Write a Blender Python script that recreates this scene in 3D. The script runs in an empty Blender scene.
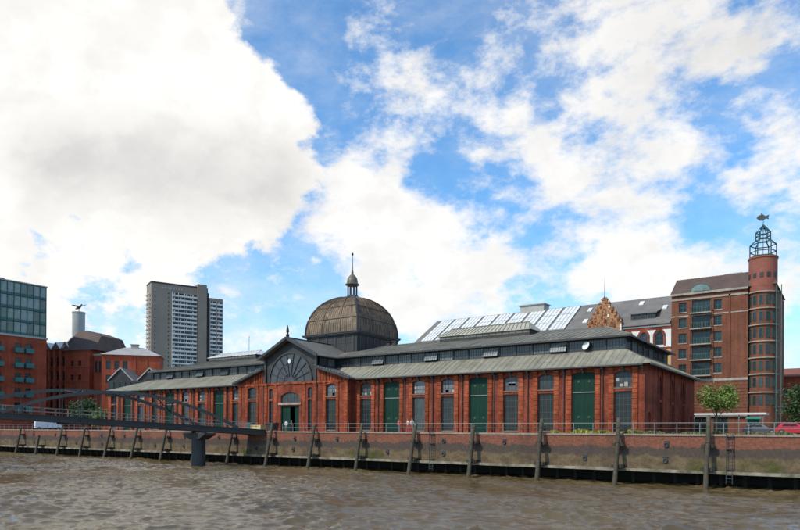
import bpy, bmesh, math, random
import numpy as np
from mathutils import Vector, Matrix
random.seed(7); np.random.seed(7)
R = math.radians
sc = bpy.context.scene
COL = sc.collection

# ------------------------------------------------------------------ camera
# world axes: x runs along the quay (east), y inland, z = 0 at the quay surface, water at z = WATER
CAM = Vector((19.114, 0.0, 0.15)); YAW = R(34.91); FPX = 647.0
WATER = -5.05
cd = bpy.data.cameras.new('camera'); cam = bpy.data.objects.new('camera', cd); COL.objects.link(cam)
cd.sensor_fit = 'HORIZONTAL'; cd.sensor_width = 36; cd.lens = FPX / 800 * 36
cd.shift_y = (431 - 265) / 800
cd.clip_start = 0.5; cd.clip_end = 6000
cam.matrix_world = Matrix.Translation(CAM) @ Matrix.Rotation(YAW, 4, 'Z') @ Matrix.Rotation(R(90), 4, 'X') @ Matrix.Rotation(0.006, 4, 'Z')
sc.camera = cam
FW = Vector((-math.sin(YAW), math.cos(YAW), 0)); RT = Vector((math.cos(YAW), math.sin(YAW), 0))

# ------------------------------------------------------------------ sun, exposure
SUN = Vector((-0.38, -0.92, 0.98)).normalized()
sl = bpy.data.lights.new('sun', 'SUN'); sl.energy = 3.2; sl.angle = R(0.6); sl.color = (1.0, 0.91, 0.77)
so = bpy.data.objects.new('sun', sl); COL.objects.link(so); so.location = (0, 0, 200)
so.rotation_euler = SUN.to_track_quat('Z', 'Y').to_euler()
vs = sc.view_settings
sc.display_settings.display_device = 'sRGB'
vs.view_transform = 'Standard'; vs.look = 'None'; vs.gamma = 1; vs.exposure = 0.0; vs.use_curve_mapping = False

# ------------------------------------------------------------------ world: clear sky with broken cumulus
w = bpy.data.worlds.new('World'); sc.world = w; w.use_nodes = True
nt = w.node_tree; nt.nodes.clear()
def wn(t, **k):
    n = nt.nodes.new(t)
    for a, b in k.items(): setattr(n, a, b)
    return n
def wl(a, b): nt.links.new(a, b)
def wmath(op, a, b=None, c=None, clamp=False):
    n = wn('ShaderNodeMath', operation=op); n.use_clamp = clamp
    for i, x in enumerate((a, b, c)):
        if x is None: continue
        if isinstance(x, (int, float)): n.inputs[i].default_value = x
        else: wl(x, n.inputs[i])
    return n.outputs[0]
def wsmooth(x, a, b, c=0.0, d=1.0):
    n = wn('ShaderNodeMapRange', interpolation_type='SMOOTHSTEP')
    wl(x, n.inputs[0])
    for i, q in enumerate((a, b, c, d)): n.inputs[1 + i].default_value = q
    return n.outputs[0]
sky = wn('ShaderNodeTexSky', sky_type='NISHITA'); sky.sun_disc = False
sky.sun_elevation = math.asin(SUN.z); sky.sun_rotation = math.atan2(SUN.x, SUN.y)
sky.air_density = 1.0; sky.dust_density = 0.8; sky.ozone_density = 1.5; sky.altitude = 10
tc = wn('ShaderNodeTexCoord')
nrm = wn('ShaderNodeVectorMath', operation='NORMALIZE'); wl(tc.outputs['Generated'], nrm.inputs[0])
D = nrm.outputs[0]
st = wn('ShaderNodeVectorMath', operation='MULTIPLY'); wl(D, st.inputs[0]); st.inputs[1].default_value = (1, 1, 1.45)
def wnoise(vec, scale, detail, rough, dist=0.0, off=(0, 0, 0)):
    v = vec
    if off != (0, 0, 0):
        a = wn('ShaderNodeVectorMath', operation='ADD'); wl(vec, a.inputs[0]); a.inputs[1].default_value = off; v = a.outputs[0]
    n = wn('ShaderNodeTexNoise'); n.inputs['Scale'].default_value = scale; n.inputs['Detail'].default_value = detail
    n.inputs['Roughness'].default_value = rough; n.inputs['Distortion'].default_value = dist
    wl(v, n.inputs['Vector']); return n.outputs[0]
n1 = wnoise(st.outputs[0], 6.5, 12, 0.58, 0.15)
n1s = wnoise(st.outputs[0], 6.5, 5, 0.58, 0.15, tuple(0.035 * SUN))
n2 = wnoise(st.outputs[0], 19, 8, 0.6, 0.1, (3.1, 1.7, 0.4))
n3 = wnoise(st.outputs[0], 3.0, 4, 0.5, 0.0, (9.1, 4.7, 2.4))
rot = wn('ShaderNodeMapping'); rot.inputs['Rotation'].default_value = (R(20), R(-35), R(30)); rot.inputs['Scale'].default_value = (1.0, 1.0, 1.9); wl(D, rot.inputs[0])
st2 = rot
def sdir(px, py):            # where a cloud stands in the sky
    k = (px - 400) / FPX; e = (431 - py) / FPX
    return (FW + k * RT + Vector((0, 0, e))).normalized()
def cloud_mass(lst):
    tot = None
    for (px, py, r, amp) in lst:
        dn = wn('ShaderNodeVectorMath', operation='DISTANCE'); wl(D, dn.inputs[0]); dn.inputs[1].default_value = sdir(px, py)
        q = (sdir(px + r, py) - sdir(px, py)).length
        m = wsmooth(dn.outputs['Value'], q, 0.0, 0.0, amp)
        tot = m if tot is None else wmath('ADD', tot, m)
    return tot
heap = cloud_mass([(50, 60, 215, .42), (150, 70, 150, .28), (225, 130, 115, .30), (90, 190, 200, .32), (215, 205, 130, .24),
    (262, 95, 62, .20), (320, 200, 80, .18), (20, 300, 130, .14), (290, 165, 60, .14), (185, 30, 55, .14),
    (300, 20, 85, -.30), (365, 120, 70, -.25), (440, 60, 160, -.30), (600, 130, 260, -.35), (560, 280, 220, -.2), (720, 260, 200, -.2), (240, 300, 90, -.10), (140, 290, 60, -.08)])
thin = cloud_mass([(605, 30, 110, .26), (715, 30, 130, .26), (640, 110, 80, .14), (775, 150, 90, .22), (545, 150, 85, .17), (590, 215, 120, .15), (690, 150, 60, .10),
    (440, 245, 130, .26), (420, 290, 110, .20), (650, 265, 130, .24), (750, 300, 120, .26), (475, 100, 85, .17), (640, 190, 100, .10), (350, 45, 60, .14), (402, 68, 70, .16), (520, 300, 110, .12),
    (355, 205, 75, .26), (380, 140, 85, .15), (150, 330, 130, .12), (265, 325, 60, .10),
    (300, 20, 70, -.14), (450, 30, 60, -.10), (435, 180, 55, -.10), (535, 225, 40, -.08), (700, 205, 45, -.10), (330, 100, 50, -.03), (240, 300, 60, -.06), (560, 100, 40, -.06), (690, 100, 30, -.05)])
n2c = wmath('SUBTRACT', n2, 0.5)
dens = wmath('ADD', wmath('ADD', n1, heap), wmath('MULTIPLY', n2c, 0.55))
cover_h = wsmooth(dens, 0.54, 0.70)
n4 = wnoise(st2.outputs[0], 6.0, 13, 0.66, 0.12, (1.3, 6.2, 3.3))
dens2 = wmath('ADD', wmath('ADD', wmath('ADD', n4, thin), 0.005), wmath('MULTIPLY', n2c, 0.62))
cover_t = wsmooth(dens2, 0.49, 0.80, 0.0, 0.97)
veil = wsmooth(n4, 0.35, 0.75, 0.0, 0.30)
# low down the air is hazier: more of the sky is veiled near the horizon
sz = wn('ShaderNodeSeparateXYZ'); wl(D, sz.inputs[0])
low = wsmooth(sz.outputs[2], 0.30, 0.0, 0.0, 0.55)
cover = wmath('MAXIMUM', wmath('MAXIMUM', cover_h, cover_t), wmath('ADD', veil, wmath('MULTIPLY', low, wsmooth(n4, .3, .6, .35, 1.0))), clamp=True)
diff = wmath('SUBTRACT', n1s, n1)
shade = wmath('ADD', wsmooth(diff, -0.06, 0.10, 0.0, 0.5), wmath('MULTIPLY', wsmooth(n2, 0.35, 0.7), 0.3))
belly = cloud_mass([(45, 165, 75, .45), (115, 165, 85, .42), (190, 160, 75, .3), (255, 180, 75, .42), (290, 185, 60, .35), (180, 195, 80, .4), (640, 45, 100, .35), (745, 40, 90, .4), (620, 160, 80, .2)])
shade = wmath('ADD', wmath('MULTIPLY', shade, 0.36), wmath('MULTIPLY', belly, wsmooth(n1, 0.25, 0.62, 0.45, 1.0)), clamp=True)
cm = wn('ShaderNodeMix', data_type='RGBA'); wl(shade, cm.inputs[0])
cm.inputs[6].default_value = (8.9, 8.75, 8.45, 1); cm.inputs[7].default_value = (5.2, 5.1, 5.05, 1)
skc = wn('ShaderNodeVectorMath', operation='MULTIPLY'); wl(sky.outputs[0], skc.inputs[0]); skc.inputs[1].default_value = (1.03, 1.66, 2.0)
mx = wn('ShaderNodeMix', data_type='RGBA'); wl(cover, mx.inputs[0]); wl(skc.outputs[0], mx.inputs[6]); wl(cm.outputs[2], mx.inputs[7])
bg = wn('ShaderNodeBackground'); wl(mx.outputs[2], bg.inputs[0]); bg.inputs[1].default_value = 0.12
ow = wn('ShaderNodeOutputWorld'); wl(bg.outputs[0], ow.inputs[0])

# ------------------------------------------------------------------ materials
def mat(name, c, rough=0.8, metal=0.0, var=0.25, vscale=0.6, fine=8.0, bump=0.0, bscale=20.0, streak=0.0, tint=None, spec=0.5, brick=None, rnd=0.0, ystreak=0.0):
    m = bpy.data.materials.new(name); m.use_nodes = True
    t = m.node_tree; b = t.nodes['Principled BSDF']
    N = t.nodes.new; L = t.links.new
    co = N('ShaderNodeTexCoord')
    def noise(s, d=4, vec=None, scl=None):
        n = N('ShaderNodeTexNoise'); n.inputs['Scale'].default_value = s; n.inputs['Detail'].default_value = d
        src = vec or co.outputs['Object']
        if scl:
            mp = N('ShaderNodeMapping'); mp.inputs['Scale'].default_value = scl; L(src, mp.inputs[0]); src = mp.outputs[0]
        L(src, n.inputs['Vector']); return n.outputs[0]
    def mr(x, a, b_, c_, d_):
        n = N('ShaderNodeMapRange'); L(x, n.inputs[0])
        for i, q in enumerate((a, b_, c_, d_)): n.inputs[1 + i].default_value = q
        return n.outputs[0]
    def mul(col, fac):
        n = N('ShaderNodeVectorMath'); n.operation = 'SCALE'
        L(col, n.inputs[0]); L(fac, n.inputs['Scale']); return n.outputs[0]
    if brick:
        sp = N('ShaderNodeSeparateXYZ'); L(co.outputs['Object'], sp.inputs[0])
        ad = N('ShaderNodeMath'); ad.operation = 'ADD'; L(sp.outputs[0], ad.inputs[0]); L(sp.outputs[1], ad.inputs[1])
        cb = N('ShaderNodeCombineXYZ'); L(ad.outputs[0], cb.inputs[0]); L(sp.outputs[2], cb.inputs[1])
        bt = N('ShaderNodeTexBrick'); L(cb.outputs[0], bt.inputs['Vector'])
        bt.inputs['Color1'].default_value = (*c, 1); bt.inputs['Color2'].default_value = (*[x * 0.72 for x in c], 1)
        bt.inputs['Mortar'].default_value = (*brick, 1); bt.inputs['Scale'].default_value = 1.0
        bt.inputs['Brick Width'].default_value = 0.26; bt.inputs['Row Height'].default_value = 0.083; bt.inputs['Mortar Size'].default_value = 0.006
        col = bt.outputs[0]
    else:
        rgb = N('ShaderNodeRGB'); rgb.outputs[0].default_value = (*c, 1); col = rgb.outputs[0]
    if tint:
        mxn = N('ShaderNodeMix'); mxn.data_type = 'RGBA'; L(mr(noise(vscale * 1.7, 5), .4, .66, 0, 1), mxn.inputs[0]); L(col, mxn.inputs[6]); mxn.inputs[7].default_value = (*tint, 1)
        col = mxn.outputs[2]
    col = mul(col, mr(noise(vscale, 5), .25, .75, 1 - var, 1 + var))
    col = mul(col, mr(noise(fine, 3), .25, .75, 1 - var * .6, 1 + var * .6))
    if streak: col = mul(col, mr(noise(1.0, 4, scl=(2.2, 2.2, .12)), .35, .7, 1.0, 1 - streak))
    if ystreak: col = mul(col, mr(noise(1.0, 5, scl=(1.6, .12, .12)), .3, .7, 1 + ystreak * .5, 1 - ystreak))
    if rnd:
        oi = N('ShaderNodeObjectInfo'); col = mul(col, mr(oi.outputs['Random'], 0, 1, 1 - rnd, 1 + rnd))
    L(col, b.inputs['Base Color'])
    b.inputs['Roughness'].default_value = rough; b.inputs['Metallic'].default_value = metal; b.inputs['Specular IOR Level'].default_value = spec
    if bump:
        bn = N('ShaderNodeBump'); bn.inputs['Strength'].default_value = bump; bn.inputs['Distance'].default_value = 0.05
        L(noise(bscale, 5), bn.inputs['Height']); L(bn.outputs[0], b.inputs['Normal'])
    return m
M = {}
M['brick'] = mat('hall brick', (.30, .055, .025), .85, var=.48, vscale=.4, fine=4, streak=.4, tint=(.20, .05, .03), spec=.1, brick=(.30, .14, .09), bump=.2)
M['brick_light'] = mat('hall pilaster brick', (.40, .085, .033), .85, var=.45, vscale=.7, fine=3.0, streak=.5, tint=(.25, .055, .026), rnd=.22, spec=.1, brick=(.38, .18, .10), bump=.2)
M['brick_dark'] = mat('brown brick', (.215, .066, .035), .85, spec=.1, var=.22, vscale=.4, fine=4, streak=.25, brick=(.25, .17, .12), bump=.15)
M['brick_red'] = mat('left block red brick', (.40, .075, .034), .85, spec=.1, var=.3, vscale=.3, fine=4, streak=.25, brick=(.2, .12, .09), bump=.15)
M['stone'] = mat('pale stone', (.36, .32, .26), .8, var=.2, streak=.3)
M['dark'] = mat('dark painted iron', (.035, .036, .038), .55, var=.3, streak=.2)
M['dark2'] = mat('dark weathered timber cladding', (.038, .036, .034), .7, var=.35, streak=.3, fine=12)
M['roof'] = mat('weathered zinc roof', (.275, .25, .19), .7, var=.2, vscale=.35, fine=3, tint=(.225, .21, .15), streak=0, ystreak=.3, spec=.3)
M['roof_upper'] = mat('weathered upper zinc roof', (.20, .183, .142), .7, var=.22, vscale=.3, fine=3, tint=(.15, .135, .10), ystreak=.3, spec=.25)
M['roof_trim'] = mat('roof edge metal', (.14, .13, .108), .6, var=.2)
M['slate'] = mat('slate roof', (.165, .148, .13), .7, var=.22, vscale=.4, fine=6, bump=.2)
M['tiles_dark'] = mat('dark brown roof tiles', (.085, .05, .04), .7, var=.25, fine=6, bump=.3)
M['green'] = mat('green painted door', (.005, .038, .024), .6, spec=.2, var=.3, streak=.25)
M['green2'] = mat('green painted door panel', (.02, .12, .08), .5, var=.25, streak=.2)
M['teal'] = mat('teal painted steel', (.03, .14, .13), .5, var=.2)
M['greenframe'] = mat('green painted lantern steel', (.02, .075, .06), .5, var=.2)
M['copper'] = mat('dome sheet metal', (.19, .14, .085), .55, metal=.2, var=.35, vscale=.6, fine=2.5, tint=(.14, .085, .048), streak=.5, rnd=.15)
M['frame'] = mat('grey window frame', (.055, .062, .064), .6, var=.2)
M['whiteframe'] = mat('pale window frame', (.45, .45, .43), .6, var=.15)
M['white'] = mat('white paint', (.72, .71, .68), .6, var=.1)
M['concrete'] = mat('concrete', (.22, .21, .20), .85, var=.25, streak=.4, bump=.2)
M['concrete_dark'] = mat('dark wet concrete', (.045, .045, .046), .7, var=.3, streak=.3)
M['wet_shade'] = mat('wet black recess shade', (.012, .011, .009), .7, var=.3)  # wet surface, near-black colour stands in for shade under the ledge
M['sill'] = mat('sooty sill stone', (.22, .13, .09), .85, var=.3, spec=.2)
M['steel'] = mat('grey painted steel', (.045, .05, .05), .5, var=.25, streak=.2)
M['steel_dark'] = mat('dark bridge girder steel', (.022, .020, .020), .6, var=.3)
M['rail'] = mat('galvanised rail', (.20, .20, .19), .5, var=.15)
M['ground'] = mat('quay paving', (.20, .18, .16), .9, var=.25, vscale=.2)
M['cladding'] = mat('brown grey tower cladding', (.28, .228, .18), .8, spec=.2, var=.12, vscale=.1)
M['balcony'] = mat('pale balcony panel', (.62, .63, .60), .7, var=.12, vscale=.3)
M['cream'] = mat('cream plaster', (.72, .68, .62), .8, var=.1)
M['terracotta'] = mat('terracotta ornament', (.30, .105, .038), .75, var=.5, vscale=2.2, tint=(.38, .22, .10))
M['ochre'] = mat('ochre plaster', (.55, .31, .10), .8, var=.15)
M['yellow'] = mat('faded yellow board', (.60, .47, .22), .7, var=.2, streak=.2)
M['rubber'] = mat('black rubber', (.015, .015, .015), .7)
M['leadgrey'] = mat('light lead roof', (.36, .34, .31), .6, var=.15)
M['roundwhite'] = mat('pale round tower render', (.42, .44, .43), .75, var=.12, streak=.25)

def glass(name, c, rough=.06, var=.4, spec=.5, rnd=.6):
    m = mat(name, c, rough, var=var, vscale=.5, fine=2.2, spec=spec, rnd=rnd); return m
M['glass'] = glass('dark window glass', (.016, .021, .024), spec=.35)
M['glass_grey'] = glass('dusty window glass', (.034, .043, .048), .12, spec=.3)
M['glass_green'] = glass('green tinted facade glass', (.14, .19, .16), .08, rnd=.45)
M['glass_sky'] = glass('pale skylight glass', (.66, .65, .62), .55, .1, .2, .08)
M['glass_shed'] = glass('sooty clerestory glass', (.045, .052, .058), .18, .5)
M['glass_pale'] = glass('pale clerestory glass', (.16, .175, .18), .35, .3, .15)  # paler base colour stands in for brighter reflection in tilted panes

# ------------------------------------------------------------------ mesh helpers
class MB:
    def __init__(s): s.v = []; s.f = []
    def add(s, vs, fs):
        o = len(s.v); s.v += [tuple(p) for p in vs]; s.f += [tuple(o + i for i in f) for f in fs]; return s
    def box(s, x0, x1, y0, y1, z0, z1):
        return s.add([(x0, y0, z0), (x1, y0, z0), (x1, y1, z0), (x0, y1, z0), (x0, y0, z1), (x1, y0, z1), (x1, y1, z1), (x0, y1, z1)],
                     [(0, 3, 2, 1), (4, 5, 6, 7), (0, 1, 5, 4), (1, 2, 6, 5), (2, 3, 7, 6), (3, 0, 4, 7)])
    def prism(s, poly, y0, y1):          # polygon in x,z extruded along y; poly counter-clockwise seen from -y
        n = len(poly)
        return s.add([(x, y0, z) for x, z in poly] + [(x, y1, z) for x, z in poly],
                     [tuple(range(n)), tuple(range(2 * n - 1, n - 1, -1))] + [((i + 1) % n, i, n + i, n + (i + 1) % n) for i in range(n)])
    def slab(s, pts, t):                 # polygon in space with thickness t downwards
        n = len(pts)
        return s.add(list(pts) + [(p[0], p[1], p[2] - t) for p in pts],
                     [tuple(range(n)), tuple(range(2 * n - 1, n - 1, -1))] + [((i + 1) % n, i, n + i, n + (i + 1) % n) for i in range(n)])
    def tube(s, path, r, n=8, cap=True):
        path = [Vector(p) for p in path]; k = len(path)
        rs = r if isinstance(r, (list, tuple)) else [r] * k
        vs = []
        for i, p in enumerate(path):
            t = (path[min(i + 1, k - 1)] - path[max(i - 1, 0)]).normalized()
            a = t.cross(Vector((0, 0, 1)) if abs(t.z) < .9 else Vector((1, 0, 0))).normalized(); b = t.cross(a)
            vs += [p + (a * math.cos(2 * math.pi * j / n) + b * math.sin(2 * math.pi * j / n)) * rs[i] for j in range(n)]
        fs = [(i * n + j, i * n + (j + 1) % n, (i + 1) * n + (j + 1) % n, (i + 1) * n + j) for i in range(k - 1) for j in range(n)]
        if cap: fs += [tuple(range(n - 1, -1, -1)), tuple((k - 1) * n + j for j in range(n))]
        return s.add(vs, fs)
    def bar(s, p, q, wd, ht, up=(0, 0, 1)):
        p = Vector(p); q = Vector(q); t = (q - p).normalized(); u = Vector(up)
        a = t.cross(u)
        if a.length < 1e-4: a = t.cross(Vector((1, 0, 0)))
        a.normalize(); b = a.cross(t).normalized(); a = a * wd / 2; b = b * ht / 2
        vs = [p - a - b, p + a - b, p + a + b, p - a + b, q - a - b, q + a - b, q + a + b, q - a + b]
        return s.add(vs, [(0, 3, 2, 1), (4, 5, 6, 7), (0, 1, 5, 4), (1, 2, 6, 5), (2, 3, 7, 6), (3, 0, 4, 7)])
    def lathe(s, prof, n=16, c=(0, 0), a0=0.0):
        vs = []; k = len(prof)
        for r, z in prof: vs += [(c[0] + r * math.cos(a0 + 2 * math.pi * j / n), c[1] + r * math.sin(a0 + 2 * math.pi * j / n), z) for j in range(n)]
        fs = [(i * n + j, i * n + (j + 1) % n, (i + 1) * n + (j + 1) % n, (i + 1) * n + j) for i in range(k - 1) for j in range(n)]
        fs += [tuple(range(n - 1, -1, -1)), tuple((k - 1) * n + j for j in range(n))]
        return s.add(vs, fs)
    def mesh(s, name, m, smooth=False):
        me = bpy.data.meshes.new(name); me.from_pydata(s.v, [], s.f); me.validate()
        bm = bmesh.new(); bm.from_mesh(me); bmesh.ops.recalc_face_normals(bm, faces=bm.faces); bm.to_mesh(me); bm.free()
        if smooth: me.polygons.foreach_set('use_smooth', [True] * len(me.polygons))
        me.materials.append(M[m] if isinstance(m, str) else m); return me
    def obj(s, name, m, parent=None, loc=(0, 0, 0), rz=0.0, smooth=False): return inst(name, s.mesh(name, m, smooth), parent, loc, rz)
def inst(name, me, parent=None, loc=(0, 0, 0), rz=0.0, rot=None):
    o = bpy.data.objects.new(name, me); COL.objects.link(o); o.parent = parent; o.location = loc
    o.rotation_euler = rot if rot else (0, 0, rz); return o
def tag(o, label=None, cat=None, group=None, kind=None):
    if label: o['label'] = label
    if cat: o['category'] = cat
    if group: o['group'] = group
    if kind: o['kind'] = kind
    return o
def thing(name, label, cat, loc=(0, 0, 0), rz=0.0, group=None):
    o = bpy.data.objects.new(name, None); COL.objects.link(o); o.location = loc; o.rotation_euler = (0, 0, rz); o.empty_display_size = .5
    return tag(o, label, cat, group)
def arch_pts(x0, x1, zs, rise, n=8):     # from right spring to left spring
    return [(x1 + (x0 - x1) * i / n, zs + rise * (1 - (2 * i / n - 1) ** 2)) for i in range(n + 1)]
def wall(mb, x0, x1, z0, z1, yf, yb, cols):
    """wall facing -y with openings. cols: (xa, xb, [(za, zb, rise), ...]) zb = crown of the opening"""
    cx = x0
    for xa, xb, ops in sorted(cols):
        if xa > cx: mb.box(cx, xa, yf, yb, z0, z1)
        zc = z0
        for i, (za, zb, rise) in enumerate(ops):
            if za > zc and not (i and ops[i - 1][2]): mb.box(xa, xb, yf, yb, zc, za)
            top = ops[i + 1][0] if i + 1 < len(ops) else z1
            if rise:
                ap = arch_pts(xa, xb, zb - rise, rise, 6)[::-1]
                for p, q in zip(ap[:-1], ap[1:]): mb.prism([(p[0], p[1]), (q[0], q[1]), (q[0], top), (p[0], top)], yf, yb)
                zc = top
            else: zc = zb
        if zc < z1: mb.box(xa, xb, yf, yb, zc, z1)
        cx = xb
    if cx < x1: mb.box(cx, x1, yf, yb, z0, z1)
_wc = {}
def window_mesh(wd, ht, rise=0.0, nx=2, ny=3, fm='frame', gm='glass', fw=.09, bw=.045):
    key = (wd, ht, rise, nx, ny, fm, gm, fw, bw)
    if key in _wc: return _wc[key]
    h = wd / 2; f = MB(); zs = ht - rise
    f.box(-h, -h + fw, 0, .12, 0, zs); f.box(h - fw, h, 0, .12, 0, zs); f.box(-h + fw, h - fw, 0, .12, 0, fw)
    if rise:
        ap = arch_pts(-h, h, zs, rise, 8)
        for p, q in zip(ap[:-1], ap[1:]): f.prism([(q[0], q[1] - fw), (p[0], p[1] - fw), (p[0], p[1]), (q[0], q[1])], 0, .12)
    else: f.box(-h + fw, h - fw, 0, .12, ht - fw, ht)
    for i in range(1, nx):
        x = -h + wd * i / nx; zt = zs + (rise * (1 - (x / h) ** 2) if rise else 0) - fw * .5
        f.box(x - bw / 2, x + bw / 2, .02, .1, fw, zt)
    for j in range(1, ny): z = ht * j / ny; f.box(-h + fw, h - fw, .025, .095, z - bw / 2, z + bw / 2) if z < zs + .01 else None
    g = MB(); pts = [(-h + fw * .5, fw * .5), (h - fw * .5, fw * .5)] + ([(max(-h + fw * .5, min(h - fw * .5, x)), z - fw * .5) for x, z in arch_pts(-h, h, zs, rise, 8)] if rise else [(h - fw * .5, ht - fw * .5), (-h + fw * .5, ht - fw * .5)])
    g.prism(pts, .055, .07)
    _wc[key] = (f.mesh('window', fm), g.mesh('pane', gm)); return _wc[key]
def window(parent, x, y, z, wd, ht, rz=0.0, name='window', **k):
    a, b = window_mesh(wd, ht, **k)
    o = inst(name, a, parent, (x, y, z), rz); inst('pane', b, o); return o

# ------------------------------------------------------------------ river
def axis(a, b, step, lo, hi):
    c = list(np.arange(a, b, step)); s = step
    x = a; left = []
    while x > lo: s *= 1.25; x -= s; left.append(x)
    s = step; x = c[-1]; right = []
    while x < hi: s *= 1.25; x += s; right.append(min(x, hi))
    return np.array(left[::-1] + c + right)
xs = axis(-142, 24, .16, -2500, 2500); ys = axis(12, 69.5, .14, -2500, 73.4)
gx, gy = np.meshgrid(xs, ys); hz = np.zeros_like(gx); ox = np.zeros_like(gx); oy = np.zeros_like(gx)
rng = np.random.default_rng(3)
for i in range(150):
    lam = .5 * (3.4 / .5) ** (rng.random() ** 1.4); a = rng.normal(R(302), .55); k = 2 * math.pi / lam
    amp = .0060 * lam ** .9; ph = rng.random() * 6.283
    th = k * (gx * math.cos(a) + gy * math.sin(a)) + ph
    hz += amp * np.sin(th); ox += amp * 1.1 * math.cos(a) * np.cos(th); oy += amp * 1.1 * math.sin(a) * np.cos(th)
gust = .8 + .45 * np.sin(gx * .16 + gy * .31 + np.sin(gy * .2)) * np.sin(gx * .083 - gy * .15 + 1) + .15 * np.sin(gx * .4 + gy * .62)
fade = np.clip((gx + 200) / 40, 0, 1) * np.clip((60 - gx) / 25, 0, 1) * np.clip((gy + 10) / 15, 0, 1)
hz *= gust * fade; ox *= fade; oy *= fade
P = np.stack([gx + ox, np.minimum(gy + oy, 73.4), hz + WATER], -1).reshape(-1, 3)
ny_, nx_ = gx.shape
idx = np.arange(ny_ * nx_).reshape(ny_, nx_)
F = np.stack([idx[:-1, :-1], idx[:-1, 1:], idx[1:, 1:], idx[1:, :-1]], -1).reshape(-1, 4)
me = bpy.data.meshes.new('water'); me.vertices.add(len(P)); me.vertices.foreach_set('co', P.astype(np.float32).ravel())
me.loops.add(F.size); me.loops.foreach_set('vertex_index', F.astype(np.int32).ravel())
me.polygons.add(len(F)); me.polygons.foreach_set('loop_start', np.arange(0, F.size, 4, dtype=np.int32)); me.polygons.foreach_set('loop_total', np.full(len(F), 4, np.int32))
me.polygons.foreach_set('use_smooth', np.ones(len(F), bool)); me.update()
wm = mat('river water', (.115, .079, .036), .02, var=.25, vscale=.05, fine=.3, spec=1.0)
b = wm.node_tree.nodes['Principled BSDF']; b.inputs['IOR'].default_value = 1.33
t = wm.node_tree; bn = t.nodes.new('ShaderNodeBump'); bn.inputs['Strength'].default_value = .5; bn.inputs['Distance'].default_value = .06
co = t.nodes.new('ShaderNodeTexCoord'); nz = t.nodes.new('ShaderNodeTexNoise'); nz.inputs['Scale'].default_value = 7.0; nz.inputs['Detail'].default_value = 7; nz.inputs['Roughness'].default_value = .6; nz.inputs['Distortion'].default_value = .3
mpw = t.nodes.new('ShaderNodeMapping'); mpw.inputs['Rotation'].default_value = (0, 0, R(-32)); mpw.inputs['Scale'].default_value = (.45, 1.0, 1.0); t.links.new(co.outputs['Object'], mpw.inputs[0]); t.links.new(mpw.outputs[0], nz.inputs['Vector']); t.links.new(nz.outputs[0], bn.inputs['Height']); t.links.new(bn.outputs[0], b.inputs['Normal'])
me.materials.append(wm)
tag(inst('water', me), kind='structure')

# ------------------------------------------------------------------ ground
g = MB(); g.box(-3000, 3000, 67.9, 4000, -.4, 0.0)
tag(g.obj('ground', 'ground'), kind='structure')

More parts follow.
